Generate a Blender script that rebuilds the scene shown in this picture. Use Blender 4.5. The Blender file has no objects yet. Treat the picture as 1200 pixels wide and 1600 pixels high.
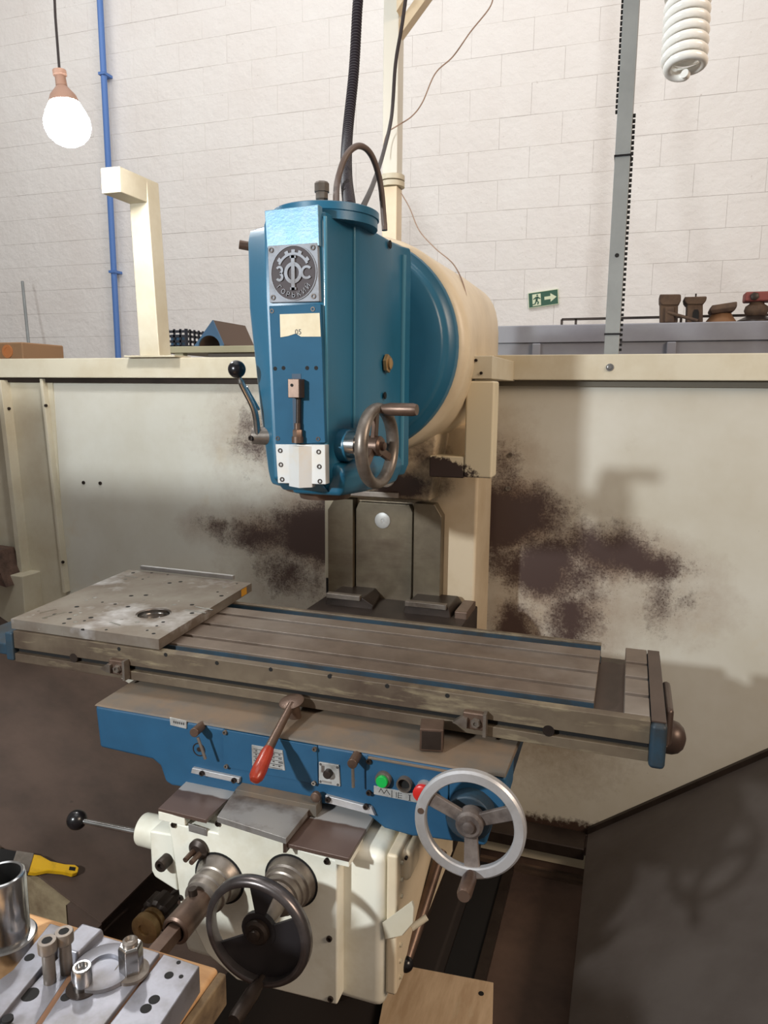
import bpy, bmesh, math, random
from mathutils import Vector, Matrix
random.seed(7)
sc = bpy.context.scene
COL = sc.collection
# ---------------------------------------------------------------- camera
CP = Vector((-0.0658410, -1.303887, 1.575312)); FPX = 1135.3
yaw, pitch, roll = 0.324488333, 0.164883345, 0.008608184
fwd = Vector((-math.sin(yaw)*math.cos(pitch), math.cos(yaw)*math.cos(pitch), -math.sin(pitch)))
r0 = Vector((math.cos(yaw), math.sin(yaw), 0)); u0 = r0.cross(fwd)
cr, sr = math.cos(roll), math.sin(roll)
rgt = r0*cr + u0*sr; upv = u0*cr - r0*sr
cam = bpy.data.cameras.new('camera'); camo = bpy.data.objects.new('camera', cam); COL.objects.link(camo)
M3 = Matrix((rgt, upv, -fwd)).transposed()
camo.matrix_world = Matrix.Translation(CP) @ M3.to_4x4()
cam.sensor_fit = 'HORIZONTAL'; cam.sensor_width = 36; cam.lens = FPX*36/1200; cam.clip_start = .05
sc.camera = camo
sc.view_settings.view_transform = 'Standard'; sc.view_settings.look = 'None'
sc.view_settings.gamma = 1; sc.view_settings.use_curve_mapping = False
sc.view_settings.exposure = 0.3
# ---------------------------------------------------------------- world and lamps
w = bpy.data.worlds.new('world'); sc.world = w; w.use_nodes = True
w.node_tree.nodes['Background'].inputs[0].default_value = (1.0, .93, .86, 1)
w.node_tree.nodes['Background'].inputs[1].default_value = .195
def lamp(name, kind, loc, energy, col, size=.1, sizey=None, aim=None):
    l = bpy.data.lights.new(name, kind); l.energy = energy; l.color = col
    if kind == 'AREA':
        l.shape = 'RECTANGLE'; l.size = size; l.size_y = sizey or size
    else: l.shadow_soft_size = size
    o = bpy.data.objects.new(name, l); COL.objects.link(o); o.location = loc
    if aim: o.rotation_euler = (Vector(aim)-Vector(loc)).to_track_quat('-Z', 'Y').to_euler()
    return o
lamp('key_bulb_light', 'POINT', (-1.55, -2.15, 2.02), 192, (.93, .98, 1.0), .06)
lamp('skylight', 'AREA', (-2.3, 1.75, 5.4), 92, (1.0, .985, .97), 7, 1.0, (-2.3, 3.6, 2.6))
lamp('hall_window', 'AREA', (3.2, -1.2, 3.4), 95, (1.0, .80, .62), 1.6, 1.2, (-.4, .4, 1.4))
lamp('hall_roof_light', 'AREA', (-1.0, -.6, 5.2), 25, (.95, .98, 1.0), 3, 2, (-.8, .2, 1))

def ray(x, y): return fwd + rgt*((x-600)/FPX) - upv*((y-800)/FPX)
def at(x, y, X=None, Y=None, Z=None):
    d = ray(x, y)
    i, v = (0, X) if X is not None else (1, Y) if Y is not None else (2, Z)
    return CP + d*((v-CP[i])/d[i])
# ---------------------------------------------------------------- materials
def lin(c):
    return tuple(((v/255)/12.92 if v/255 <= .04045 else ((v/255+.055)/1.055)**2.4) for v in c)+(1,)
MATS = {}
class NT:
    def __init__(s, name):
        s.m = bpy.data.materials.new(name); s.m.use_nodes = True; s.t = s.m.node_tree
        s.b = s.t.nodes['Principled BSDF']; s.co = s.t.nodes.new('ShaderNodeTexCoord').outputs['Object']
    def n(s, k): return s.t.nodes.new(k)
    def L(s, a, b): s.t.links.new(a, b)
    def noise(s, scale, detail=4, rough=.6, stretch=None):
        n = s.n('ShaderNodeTexNoise'); n.inputs['Scale'].default_value = scale
        n.inputs['Detail'].default_value = detail; n.inputs['Roughness'].default_value = rough
        if stretch:
            mp = s.n('ShaderNodeMapping'); mp.inputs['Scale'].default_value = stretch
            s.L(s.co, mp.inputs['Vector']); s.L(mp.outputs[0], n.inputs['Vector'])
        else: s.L(s.co, n.inputs['Vector'])
        return n.outputs['Fac']
    def mr(s, v, a, b, c=0., d=1.):
        n = s.n('ShaderNodeMapRange'); s.L(v, n.inputs[0])
        for i, x in enumerate((a, b, c, d)): n.inputs[i+1].default_value = x
        return n.outputs[0]
    def math(s, op, a, b):
        n = s.n('ShaderNodeMath'); n.operation = op
        for i, x in enumerate((a, b)):
            if isinstance(x, (int, float)): n.inputs[i].default_value = x
            else: s.L(x, n.inputs[i])
        return n.outputs[0]
    def mix(s, f, a, b):
        n = s.n('ShaderNodeMix'); n.data_type = 'RGBA'
        s.L(f, n.inputs[0])
        for i, x in ((6, a), (7, b)):
            if isinstance(x, tuple): n.inputs[i].default_value = x
            else: s.L(x, n.inputs[i])
        return n.outputs[2]
    def blobs(s, lst):
        tot = None
        for (cx, cy, cz, rx, ry, rz, k) in lst:
            a = s.n('ShaderNodeVectorMath'); a.operation = 'SUBTRACT'; s.L(s.co, a.inputs[0]); a.inputs[1].default_value = (cx, cy, cz)
            b = s.n('ShaderNodeVectorMath'); b.operation = 'MULTIPLY'; s.L(a.outputs[0], b.inputs[0])
            b.inputs[1].default_value = (1/rx if rx else 0, 1/ry if ry else 0, 1/rz if rz else 0)
            c = s.n('ShaderNodeVectorMath'); c.operation = 'LENGTH'; s.L(b.outputs[0], c.inputs[0])
            v = s.mr(c.outputs['Value'], 0, 1, k, 0)
            tot = v if tot is None else s.math('MAXIMUM', tot, v)
        return tot
def mat(name, col, rough=.5, metal=0., var=None, spots=None, bump=None, blobs=None, spec=None, coat=0):
    """var: (col2, scale, lo, hi[, stretch]) ; spots: list of same, sharp; blobs: (col, list, noise_scale, amp, lo, hi)"""
    if name in MATS: return MATS[name]
    s = NT(name); c = lin(col)
    out = None
    def layer(base, v):
        f = s.mr(s.noise(v[1], 5, .65, v[4] if len(v) > 4 else None), v[2], v[3])
        return s.mix(f, base, lin(v[0]))
    cur = c
    for v in (var or []): cur = layer(cur, v)
    for v in (spots or []): cur = layer(cur, v)
    if blobs:
        for (bc, lst, ns, amp, lo, hi, *lw) in blobs:
            bl = s.blobs(lst)
            ns1 = s.math('SUBTRACT', s.noise(ns, 6, .75), .5); ns2 = s.math('SUBTRACT', s.noise(lw[1] if len(lw) > 1 else ns/12, 4, .6), .5)
            f = s.math('ADD', bl, s.math('ADD', s.math('MULTIPLY', ns1, amp), s.math('MULTIPLY', ns2, lw[0] if lw else amp*.7)))
            cur = s.mix(s.mr(f, lo, hi), cur, lin(bc))
    if isinstance(cur, tuple): s.b.inputs['Base Color'].default_value = cur
    else: s.L(cur, s.b.inputs['Base Color'])
    s.b.inputs['Roughness'].default_value = rough; s.b.inputs['Metallic'].default_value = metal
    if coat: s.b.inputs['Coat Weight'].default_value = coat; s.b.inputs['Coat Roughness'].default_value = .15
    if bump:
        bp = s.n('ShaderNodeBump'); bp.inputs['Strength'].default_value = bump[1]; bp.inputs['Distance'].default_value = bump[2] if len(bump) > 2 else .002
        s.L(s.noise(bump[0], 6, .6), bp.inputs['Height']); s.L(bp.outputs[0], s.b.inputs['Normal'])
    MATS[name] = s.m; return s.m
GRIME = (52, 42, 36)
m_blue = mat('blue_enamel', (36, 102, 134), .36, 0, [((32, 92, 118), 3, .35, .7)], [((120, 128, 128), 45, .76, .79)], (60, .12, .001))
m_bead = mat('blue_edge_highlight', (70, 128, 152), .16, 0)  # lighter than the head blue: edge highlight put into the colour
m_spoke = mat('dusty_grey_spoke', (118, 108, 102), .6, .1, [((70, 60, 56), 14, .4, .65)])
m_bluem = mat('matt_blue_plate', (36, 88, 118), .62, 0, [((32, 78, 104), 4, .35, .7)], None, (60, .1, .001))
m_bluem.node_tree.nodes['Principled BSDF'].inputs['Specular IOR Level'].default_value = .2
m_blue2 = mat('blue_saddle_paint', (33, 84, 118), .55, 0, [((28, 72, 102), 6, .3, .7)], [((84, 76, 64), 30, .68, .8)], (80, .1, .001))
m_blueg = mat('blue_channel_paint', (34, 58, 74), .55, 0, [((40, 44, 46), 14, .4, .65)])
m_cream = mat('cream_paint', (205, 198, 178), .45, 0, [((188, 176, 150), 4, .4, .7)], [((80, 62, 48), 34, .74, .78)])
m_knee = mat('knee_cream_paint', (236, 234, 220), .4, 0, [((205, 196, 172), 5, .45, .75)], [((70, 56, 44), 40, .75, .78)])
m_creamw = mat('cream_housing_paint', (224, 208, 180), .4, 0, [((200, 182, 152), 3.5, .4, .75)], [((90, 70, 52), 40, .76, .79)])
m_steel = mat('worn_steel', (146, 138, 130), .38, .6, [((88, 76, 66), 9, .35, .7)], None, (120, .15, .0006))
m_chrome = mat('polished_steel', (200, 200, 200), .2, 1.0, [((150, 145, 140), 12, .4, .7)])
m_silver = mat('satin_aluminium', (196, 196, 198), .42, .55, [((165, 160, 156), 8, .4, .7)], None, (90, .1, .0006))
m_tabtop = mat('table_top_steel', (122, 108, 96), .42, .25, [((86, 72, 62), 5, .35, .7), ((142, 134, 126), 2.2, .5, .8)], None, (150, .12, .0005))
m_tabfront = mat('table_front_steel', (108, 96, 80), .5, .2, [((72, 58, 48), 3.5, .4, .65), ((150, 138, 112), 10, .55, .8, (1, 1, 6))], None, (150, .12, .0005))
m_darksteel = mat('dark_oily_steel', (62, 52, 46), .45, .5, [((40, 32, 28), 8, .35, .7)])
m_brownsteel = mat('brown_oiled_steel', (112, 92, 80), .4, .6, [((80, 62, 52), 12, .4, .7)])
m_black = mat('black_plastic', (22, 20, 22), .25)
m_hole = mat('hole_dark', (12, 10, 9), .8)
m_dust = mat('dusty_saddle_top', (98, 91, 82), .7, .1, [((116, 98, 80), 7, .4, .65), ((78, 84, 88), 4, .55, .75)], [((66, 52, 44), 22, .68, .76)])
m_cover = mat('cover_steel', (140, 136, 132), .35, .35, [((80, 66, 58), 7, .42, .62)], None)
m_coverbr = mat('cover_oily_steel', (86, 70, 62), .38, .4, [((72, 57, 50), 9, .3, .7)])
m_red = mat('red_plastic', (160, 56, 36), .25, 0, [((124, 42, 28), 20, .4, .7)])
m_redb = mat('red_button_plastic', (196, 40, 34), .35)
m_green = mat('green_plastic', (20, 168, 72), .4)
m_platesilver = mat('nameplate_aluminium', (178, 178, 176), .45, .3, [((140, 136, 130), 30, .45, .7)])
m_emb = mat('emblem_aluminium', (146, 150, 158), .65, .2, [((110, 106, 104), 20, .5, .75)])
m_embd = mat('emblem_ground', (56, 46, 48), .6, .2)
m_ink = mat('engraved_ink', (40, 38, 38), .6)
m_paper = mat('old_paper', (226, 216, 190), .8, 0, [((206, 190, 158), 12, .4, .7)])
m_brass = mat('brass', (176, 144, 98), .4, .5, [((130, 100, 66), 18, .4, .7)])
m_rubber = mat('brown_rubber_hose', (96, 80, 72), .5)
m_hose = mat('corrugated_plastic', (46, 40, 46), .4)
m_basedark = mat('oily_black_base', (34, 26, 22), .8)
m_wood = mat('plywood', (206, 180, 148), .7, 0, [((182, 154, 122), 6, .35, .65, (6, 1, 1)), ((196, 176, 146), 26, .6, .75, (1, .3, 1))])
m_woodd = mat('old_dark_wood', (92, 72, 56), .8, 0, [((60, 46, 36), 7, .35, .65, (1, 8, 8))])
m_woodl = mat('fresh_wood', (200, 158, 112), .7, 0, [((176, 132, 88), 8, .35, .7, (1, 8, 8))])
m_floor = mat('oily_floor', (88, 68, 56), .75, 0, [((58, 42, 34), 3, .4, .7)], [((120, 100, 84), 60, .74, .78), ((36, 26, 22), 25, .7, .76)], (40, .3, .003))
m_ramp = mat('chip_tray_brown', (88, 70, 60), .7, .0, [((64, 50, 42), 3, .35, .65)], [((40, 30, 26), 22, .7, .76)], (30, .2, .002))
m_rampr = mat('chip_tray_grey', (84, 77, 73), .66, .0, [((70, 62, 58), 3, .35, .65)], [((130, 122, 116), 90, .72, .78)], (40, .2, .002))
m_plaster = mat('white_plaster', (232, 229, 226), .9, 0, [((226, 221, 217), 1.6, .35, .7)], [((200, 192, 186), 46, .67, .76)], (16, .45, .02))
m_greypost = mat('grey_painted_post', (138, 142, 142), .5, 0, [((122, 126, 126), 4, .4, .7)])
m_cab = mat('grey_cabinet_paint', (146, 148, 156), .5, 0, [((132, 132, 142), 3, .4, .7)])
m_pipe = mat('blue_pipe_paint', (84, 124, 190), .5)
m_cast = mat('rusty_casting', (98, 78, 62), .8, .2, [((70, 54, 46), 14, .4, .65)], None, (60, .5, .004))
m_castr = mat('red_casting_paint', (128, 64, 58), .7)
m_glass = mat('cfl_glass', (240, 238, 232), .2)
m_creamsh = mat('cream_shelf', (186, 180, 150), .6)
m_yellow = mat('yellow_plastic', (230, 178, 28), .35, 0, [((200, 150, 20), 20, .5, .7)])
m_bristle = mat('black_bristles', (16, 14, 14), .8)
m_orange = mat('orange_marker', (196, 140, 40), .7)
m_socket = mat('socket_tan', (176, 140, 122), .6)
m_signg = mat('sign_green', (34, 84, 62), .5)
m_signw = mat('sign_pale', (214, 222, 190), .5)
m_wire = mat('tan_wire', (150, 124, 106), .6)
m_dwire = mat('dark_cable', (50, 42, 42), .5)
m_plate = mat('fixture_plate_steel', (150, 142, 132), .36, .5, [((122, 108, 96), 4.5, .38, .62), ((206, 204, 204), 3.6, .54, .68)], [((190, 186, 180), 34, .66, .72)], (60, .15, .0006))
m_bluetin = mat('blue_arch_paint', (74, 108, 140), .6)
m_browntin = mat('brown_arch_paint', (96, 78, 68), .7)
m_crate = mat('crate_plastic', (44, 46, 56), .5)
m_box = mat('tan_box', (150, 116, 84), .8)
# fence panels with oil stains: blobs live in object space (x, y, z relative to guard base at x=-1, y=1)
STAIN_R = [(.58, 0, 1.18, .28, 0, .22, 1.5), (.70, 0, 1.02, .34, 0, .24, 1.25), (.88, 0, 1.08, .34, 0, .17, 1.2), (1.02, 0, 1.06, .26, 0, .14, 1.0), (.62, 0, .80, .26, 0, .34, .95),
           (.80, 0, .88, .30, 0, .30, .9), (.54, 0, 1.36, .26, 0, .24, .7), (1.06, 0, .95, .30, 0, .24, .7)]
STAIN_L = [(-.08, 0, 1.08, .34, 0, .24, 1.4), (-.30, 0, 1.06, .34, 0, .16, 1.05), (-.50, 0, 1.08, .24, 0, .10, .85), (-.06, 0, 1.32, .30, 0, .34, 1.15), (-.2, 0, .92, .40, 0, .26, .8), (-.26, 0, 1.42, .40, 0, .34, .72)]
m_panel = mat('guard_sheet_paint', (206, 204, 194), .38, 0, [((192, 187, 172), 2.2, .35, .7), ((196, 180, 150), 3.1, .6, .85)], [((96, 82, 68) , 90, .70, .76)],
              (14, .08, .004), blobs=[((150, 130, 112), STAIN_R+STAIN_L, 30, .5, .15, 1.0, .9, 6), ((74, 56, 46), STAIN_R+STAIN_L, 150, 2.6, .66, 1.0, 1.0, 7), ((74, 58, 54), STAIN_R+STAIN_L, 60, .7, .50, .95, 1.5, 7),
              ((64, 48, 40), [(.9, 0, .12, .9, 0, .10, 1.2)], 60, 1.0, .5, .75), ((120, 96, 66), [(.6, 0, .45, .6, 0, .3, .9)], 40, .8, .2, 1.2, .8, 4)])
m_dirtycream = mat('oily_cream_paint', (200, 184, 158), .42, 0, [((180, 160, 130), 4, .4, .7)], None, None,
              blobs=[((60, 44, 38), [(.04, 0, 1.31, .22, 0, .1, 1.4), (.12, 0, 1.40, .12, 0, .1, .9)], 60, .9, .45, 1.0)])
m_chipcream = mat('chipped_cream_paint', (212, 200, 172), .4, 0, None, None, None,
              blobs=[((56, 42, 38), [(.41, 0, 1.345, .19, 0, .085, 1.5)], 40, 1.2, .45, .55)])
m_ways = mat('slideway_iron', (112, 102, 84), .4, .4, [((84, 74, 60), 5, .4, .7), ((70, 54, 40), 1.8, .5, .7, (1, 1, 3))], None, (120, .1, .0005))
# ---------------------------------------------------------------- geometry helper
class G:
    def __init__(s): s.bm = bmesh.new()
    def poly(s, vs, faces):
        v = [s.bm.verts.new(p) for p in vs]
        for f in faces:
            try: s.bm.faces.new([v[i] for i in f])
            except ValueError: pass
        return s
    def box(s, x0, x1, y0, y1, z0, z1):
        x0, x1 = sorted((x0, x1)); y0, y1 = sorted((y0, y1)); z0, z1 = sorted((z0, z1))
        return s.poly([(x, y, z) for x in (x0, x1) for y in (y0, y1) for z in (z0, z1)],
                      [(0, 1, 3, 2), (4, 6, 7, 5), (0, 4, 5, 1), (2, 3, 7, 6), (0, 2, 6, 4), (1, 5, 7, 3)])
    def loft(s, rings, cap=True):
        n = len(rings[0]); R = [[s.bm.verts.new(p) for p in r] for r in rings]
        for a, b in zip(R, R[1:]):
            for i in range(n): s.bm.faces.new((a[i], a[(i+1) % n], b[(i+1) % n], b[i]))
        if cap: s.bm.faces.new(R[0][::-1]); s.bm.faces.new(R[-1])
        return s
    def prism(s, pts, ax, a, b):
        def P(p, t): return {'Y': (p[0], t, p[1]), 'X': (t, p[0], p[1]), 'Z': (p[0], p[1], t)}[ax]
        return s.loft([[P(p, a) for p in pts], [P(p, b) for p in pts]])
    def lathe(s, o, axis, prof, n=24, closed=False):
        o = Vector(o); a = Vector(axis).normalized(); q = a.orthogonal().normalized(); r = a.cross(q)
        R = []
        for (t, rad) in prof:
            R.append([s.bm.verts.new(o+a*t+(q*math.cos(2*math.pi*i/n)+r*math.sin(2*math.pi*i/n))*max(rad, 1e-5)) for i in range(n)])
        prs = list(zip(R, R[1:]))
        if closed: prs.append((R[-1], R[0]))
        for x, y in prs:
            for i in range(n): s.bm.faces.new((x[i], x[(i+1) % n], y[(i+1) % n], y[i]))
        if not closed: s.bm.faces.new(R[0][::-1]); s.bm.faces.new(R[-1])
        return s
    def cyl(s, p0, p1, r0, r1=None, n=20):
        p0 = Vector(p0); p1 = Vector(p1); return s.lathe(p0, p1-p0, [(0, r0), ((p1-p0).length, r0 if r1 is None else r1)], n)
    def sph(s, c, r, n=20, sc3=(1, 1, 1)):
        m = Matrix.Translation(Vector(c)) @ Matrix.Diagonal((*sc3, 1))
        bmesh.ops.create_uvsphere(s.bm, u_segments=n, v_segments=n//2+2, radius=r, matrix=m); return s
    def tube(s, pts, r, n=10, rfun=None):
        pts = [Vector(p) for p in pts]; q = None; R = []
        for i, p in enumerate(pts):
            t = (pts[min(i+1, len(pts)-1)]-pts[max(i-1, 0)]).normalized()
            q = (q - t*q.dot(t)).normalized() if q else t.orthogonal().normalized()
            b = t.cross(q); rr = rfun(i) if rfun else r
            R.append([s.bm.verts.new(p+(q*math.cos(2*math.pi*k/n)+b*math.sin(2*math.pi*k/n))*rr) for k in range(n)])
        for x, y in zip(R, R[1:]):
            for k in range(n): s.bm.faces.new((x[k], x[(k+1) % n], y[(k+1) % n], y[k]))
        s.bm.faces.new(R[0][::-1]); s.bm.faces.new(R[-1]); return s
    def hexn(s, c, axis, r, h): return s.lathe(c, axis, [(0, r), (h*.88, r), (h, r*.88)], 6)
def spline(pts, k=8):
    pts = [Vector(p) for p in pts]; P = [pts[0]*2-pts[1]]+pts+[pts[-1]*2-pts[-2]]; out = []
    for i in range(1, len(P)-2):
        for j in range(k):
            t = j/k; a, b, c, d = P[i-1:i+3]
            out.append(.5*((2*b)+(c-a)*t+(2*a-5*b+4*c-d)*t*t+(3*b-a-3*c+d)*t**3))
    out.append(pts[-1]); return out
ORG = {}
def tag(o, label=None, cat=None, group=None, kind=None):
    for k, v in (('label', label), ('category', cat), ('group', group), ('kind', kind)):
        if v: o[k] = v
    return o
def thing(name, loc, label, cat, group=None):
    o = bpy.data.objects.new(name, None); COL.objects.link(o); o.location = loc; o.empty_display_size = .05
    ORG[o] = Vector(loc); return tag(o, label, cat, group)
def obj(name, g, m, parent=None, bev=0, loc=None, ang=35, segs=2, label=None):
    bmesh.ops.recalc_face_normals(g.bm, faces=g.bm.faces)
    org = ORG[parent] if parent else Vector(loc) if loc else None
    if org is None:
        vs = [v.co for v in g.bm.verts]
        org = Vector(((min(v.x for v in vs)+max(v.x for v in vs))/2, (min(v.y for v in vs)+max(v.y for v in vs))/2, min(v.z for v in vs)))
    for v in g.bm.verts: v.co -= org
    me = bpy.data.meshes.new(name); g.bm.to_mesh(me); g.bm.free()
    for p in me.polygons: p.use_smooth = True
    me.set_sharp_from_angle(angle=math.radians(ang))
    me.materials.append(m); o = bpy.data.objects.new(name, me); COL.objects.link(o)
    if parent: o.parent = parent
    else: o.location = org
    ORG[o] = org
    if bev:
        b = o.modifiers.new('bevel', 'BEVEL'); b.width = bev; b.segments = segs; b.limit_method = 'ANGLE'; b.angle_limit = math.radians(30); b.harden_normals = True
    if label: o['label'] = label
    return o
def copyp(o, parent, off):
    c = o.copy(); COL.objects.link(c); c.parent = parent; c.location = Vector(o.location)+Vector(off); ORG[c] = ORG[o]; return c
def text_mesh(s, g, size, org, xd, yd, depth=.001, align='CENTER', bold=0):
    cu = bpy.data.curves.new('t', 'FONT'); cu.body = s; cu.size = size; cu.extrude = depth/2; cu.align_x = align; cu.align_y = 'CENTER'; cu.offset = bold
    cu.resolution_u = 3
    ob = bpy.data.objects.new('t', cu); COL.objects.link(ob)
    dg = bpy.context.evaluated_depsgraph_get(); me = bpy.data.meshes.new_from_object(ob.evaluated_get(dg))
    xd = Vector(xd).normalized(); yd = Vector(yd).normalized(); zd = xd.cross(yd)
    mx = Matrix((xd, yd, zd)).transposed().to_4x4(); mx.translation = Vector(org)
    me.transform(mx); g.bm.from_mesh(me); bpy.data.objects.remove(ob); bpy.data.curves.remove(cu); bpy.data.meshes.remove(me)
XP, YP, ZP = Vector((1, 0, 0)), Vector((0, 1, 0)), Vector((0, 0, 1))
def screw(parent, p, axis, r=.005, name='socket_screw', m=None, depth=.004):
    g = G(); a = Vector(axis).normalized()
    g.lathe(Vector(p)-a*.002, a, [(0, r), (depth+.002, r), (depth+.002, r*.55), (depth-.001, r*.5)], 12)
    return obj(name, g, m or m_darksteel, parent)
# ================================================================ SETTING
g = G().box(-7, 4, -3.5, 4.2, -.12, 0)
tag(obj('floor', g, m_floor, loc=(0, 0, -.12)), kind='structure')
wall = tag(obj('wall_back', G().box(-9, 5, 4.006, 4.25, 0, 5.6), m_plaster, loc=(-2, 4.1, 0)), kind='structure')
BH, BW = .2, .42
k = 0
for rr in range(17):
    z0 = 1.62+rr*BH
    for c in range(-15, 4):
        x0 = -.2+c*BW+(BW/2 if rr % 2 else 0)
        x1 = x0+BW
        pj = lambda x, z: (600+FPX*((Vector((x, 4, z))-CP).dot(rgt))/((Vector((x, 4, z))-CP).dot(fwd)), 800-FPX*((Vector((x, 4, z))-CP).dot(upv))/((Vector((x, 4, z))-CP).dot(fwd)))
        px, py = pj((x0+x1)/2, z0+.1)
        if px < -60 or px > 1260 or py < -45 or py > 640: continue
        k += 1
        gb = G(); e = .0003; b = random.uniform(.0006, .0034)
        y = 4.0+random.uniform(-.0005, .0005); ty = random.uniform(-.0005, .0005); tz = random.uniform(-.0006, .0004)
        h = .001; fr = [(x0+e+h, y-ty-tz, z0+e+b), (x1-e-h, y+ty-tz, z0+e+b), (x1-e-h, y+ty+tz, z0+BH-e-b*.5), (x0+e+h, y-ty+tz, z0+BH-e-b*.5)]
        bk = [(x0+e, y+.002, z0+e), (x1-e, y+.002, z0+e), (x1-e, y+.002, z0+BH-e), (x0+e, y+.002, z0+BH-e)]
        bb = [(p[0], 4.03, p[2]) for p in bk]
        gb.loft([fr, bk, bb], True)
        obj('block', gb, m_plaster, wall, ang=4)
# ================================================================ CHIP GUARD (enclosure round the machine)
GD = thing('chip_guard', (-1, 1, 0), 'cream sheet metal splash guard standing behind the milling machine, stained with dark oil', 'splash guard')
gr = obj('rail', G().box(-2.9, -.98, .96, 1.0, 1.615, 1.687), m_cream, GD, .003)
obj('rail', G().box(-.485, .9, .955, 1.0, 1.612, 1.687), m_cream, GD, .003)
re0, re1 = at(738, 556, Y=.60), at(769, 592, Y=.60)
obj('rail_end_block', G().box(re0.x, re1.x, .60, 1.0, re1.z, re0.z), m_cream, GD, .002)
for p in (at(744, 563, Y=.60), at(752, 583, Y=.60), at(772, 562, Y=.955)): screw(GD, p, (0, -1, 0), .004, 'bolt')
g = G(); c = at(953, 574, Y=.955); g.lathe(c, (0, -1, 0), [(0, .011), (.003, .011), (.003, .007), (.007, .006)], 16); obj('bolt_washer', g, m_chrome, GD)
# right panel (behind column to the right) and left panels
obj('panel', G().prism([(-.5, .13), (.9, .13), (.9, 1.612), (-.5, 1.612)], 'Y', 1.0, 1.004), m_panel, GD)
obj('panel', G().prism([(-2.2, .13), (-.95, .13), (-.95, 1.615), (-2.2, 1.615)], 'Y', 1.0, 1.004), m_panel, GD)
obj('panel', G().prism([(-3.0, .13), (-2.2, .13), (-2.2, 1.615), (-3.0, 1.615)], 'Y', .995, 1.0), m_cream, GD)
obj('rail_lip', G().box(-2.9, -.98, .985, 1.0, 1.597, 1.615), m_darksteel, GD)
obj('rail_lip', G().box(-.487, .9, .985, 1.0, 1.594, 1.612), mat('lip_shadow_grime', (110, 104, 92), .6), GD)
# left folded posts
for (xa, ya, xb, yb, wd, pr) in [(68, 592, 104, 925, .028, .03), (8, 594, 48, 948, .05, .05)]:
    a = at(xa, ya, Y=.985); b = at(xb, yb, Y=.985)
    g = G().loft([[(b.x-wd, 1, b.z), (b.x-wd*.2, 1-pr, b.z), (b.x+wd*.25, 1-pr, b.z), (b.x+wd*.25, 1, b.z)], [(a.x-wd, 1, a.z), (a.x-wd*.2, 1-pr, a.z), (a.x+wd*.25, 1-pr, a.z), (a.x+wd*.25, 1, a.z)]])
    obj('folded_post', g, m_cream, GD, .002)
    for f in (.12, .85): screw(GD, a.lerp(b, f)+Vector((wd*.3, -.012, 0)), (1, -.3, 0), .006, 'bolt')
# far left lower box of the guard
a = at(0, 948, Y=.93); b = at(44, 898, Y=.93)
obj('corner_box', G().box(-3.0, b.x, .90, 1.0, .45, b.z), m_cream, GD, .004)
g = G(); p0 = at(0, 860, Y=.9); p1 = at(22, 912, Y=.9); g.prism([(-3, .9), (p1.x, p1.z-.005), (p0.x, p0.z), (-3, p0.z+.02)], 'Y', .86, .97); obj('dirty_gusset', g, mat('rusty_gusset', (104, 80, 68), .7, 0, [((60, 44, 38), 16, .4, .65)]), GD)
for (x, y) in [(131, 754), (157, 755), (233+0, 0)][:2]: screw(GD, at(x, y, Y=1.0), (0, -1, 0), .007, 'bolt')
for (x, y) in [(797, 711), (794, 763)]: screw(GD, at(x, y, Y=1.0), (0, -1, 0), .008, 'bolt', m_steel)
# brackets right of the column
BY = .60
c0 = at(728, 595, Y=BY); c1 = at(768, 748, Y=BY)
obj('bracket_post', G().box(c0.x, c1.x, BY, BY+.07, c1.z, c0.z), m_chipcream, GD, .006)
d0 = at(676, 712, Y=BY); d1 = at(730, 748, Y=BY)
obj('bracket_arm', G().box(d0.x-.01, c0.x, BY+.003, BY+.06, d1.z, d0.z), m_chipcream, GD, .004)
vp_ = at(745, 760, Y=.97).x; g = G().cyl((vp_, .975, .8), (vp_, .975, 1.4), .012); obj('vertical_pipe', g, m_steel, GD)
obj('vertical_strip', G().box(-.51, -.495, .955, 1.0, .84, 1.33), m_cream, GD, .002)
# sloping trays + base ledges
def slab(name, pts, th, m, parent, bev=0, n=None):
    nn = (Vector(pts[1])-Vector(pts[0])).cross(Vector(pts[2])-Vector(pts[0])).normalized()
    if nn.z < 0: nn = -nn
    return obj(name, G().loft([[Vector(p)-nn*th for p in pts], pts]), m, parent, bev)
slab('sloping_tray', [(-.12, 1.0, .14), (1.1, 1.0, 1.03), (1.1, -.9, 1.03), (-.12, -.9, .14)], .012, m_rampr, GD, .003)
slab('sloping_tray', [(-1.35, 1.0, .14), (-1.35, .13, .14), (-1.45, .13, .185), (-1.45, 1.0, .185)], .012, m_ramp, GD)
slab('sloping_tray', [(-1.45, 1.0, .185), (-1.45, .13, .185), (-3.3, .13, 1.05), (-3.3, 1.0, 1.05)], .012, m_ramp, GD)
obj('tray_front_lip', G().prism([(-1.45, .0), (-1.35, .0), (-1.35, .135), (-1.45, .18)], 'Y', .115, .13), m_ramp, GD)
g = G(); g.prism([(-1.452, .0), (-1.452, .178), (-3.3, 1.04), (-3.3, .0)], 'Y', .113, .13); obj('tray_front_lip', g, mat('dirty_cream_lip', (150, 134, 106), .6, 0, [((110, 92, 70), 9, .45, .7)], [((60, 44, 36), 30, .70, .76)]), GD)
obj('tray_edge_strip', G().prism([(-.12, .13), (1.1, 1.02), (1.1, 1.05), (-.12, .16)], 'Y', .985, .999), m_darksteel, GD)
obj('base_ledge', G().box(-1.4, -.1, .93, 1.0, .0, .13), m_floor, GD, .004)
obj('base_ledge', G().box(-.5, -.125, .90, 1.0, .10, .14), m_darksteel, GD, .004)
obj('base_strip', G().box(-.5, -.12, .925, .93, .055, .10), m_cream, GD)
obj('base_strip', G().box(-.5, -.12, .915, .93, .0, .028), m_woodd, GD)
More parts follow.
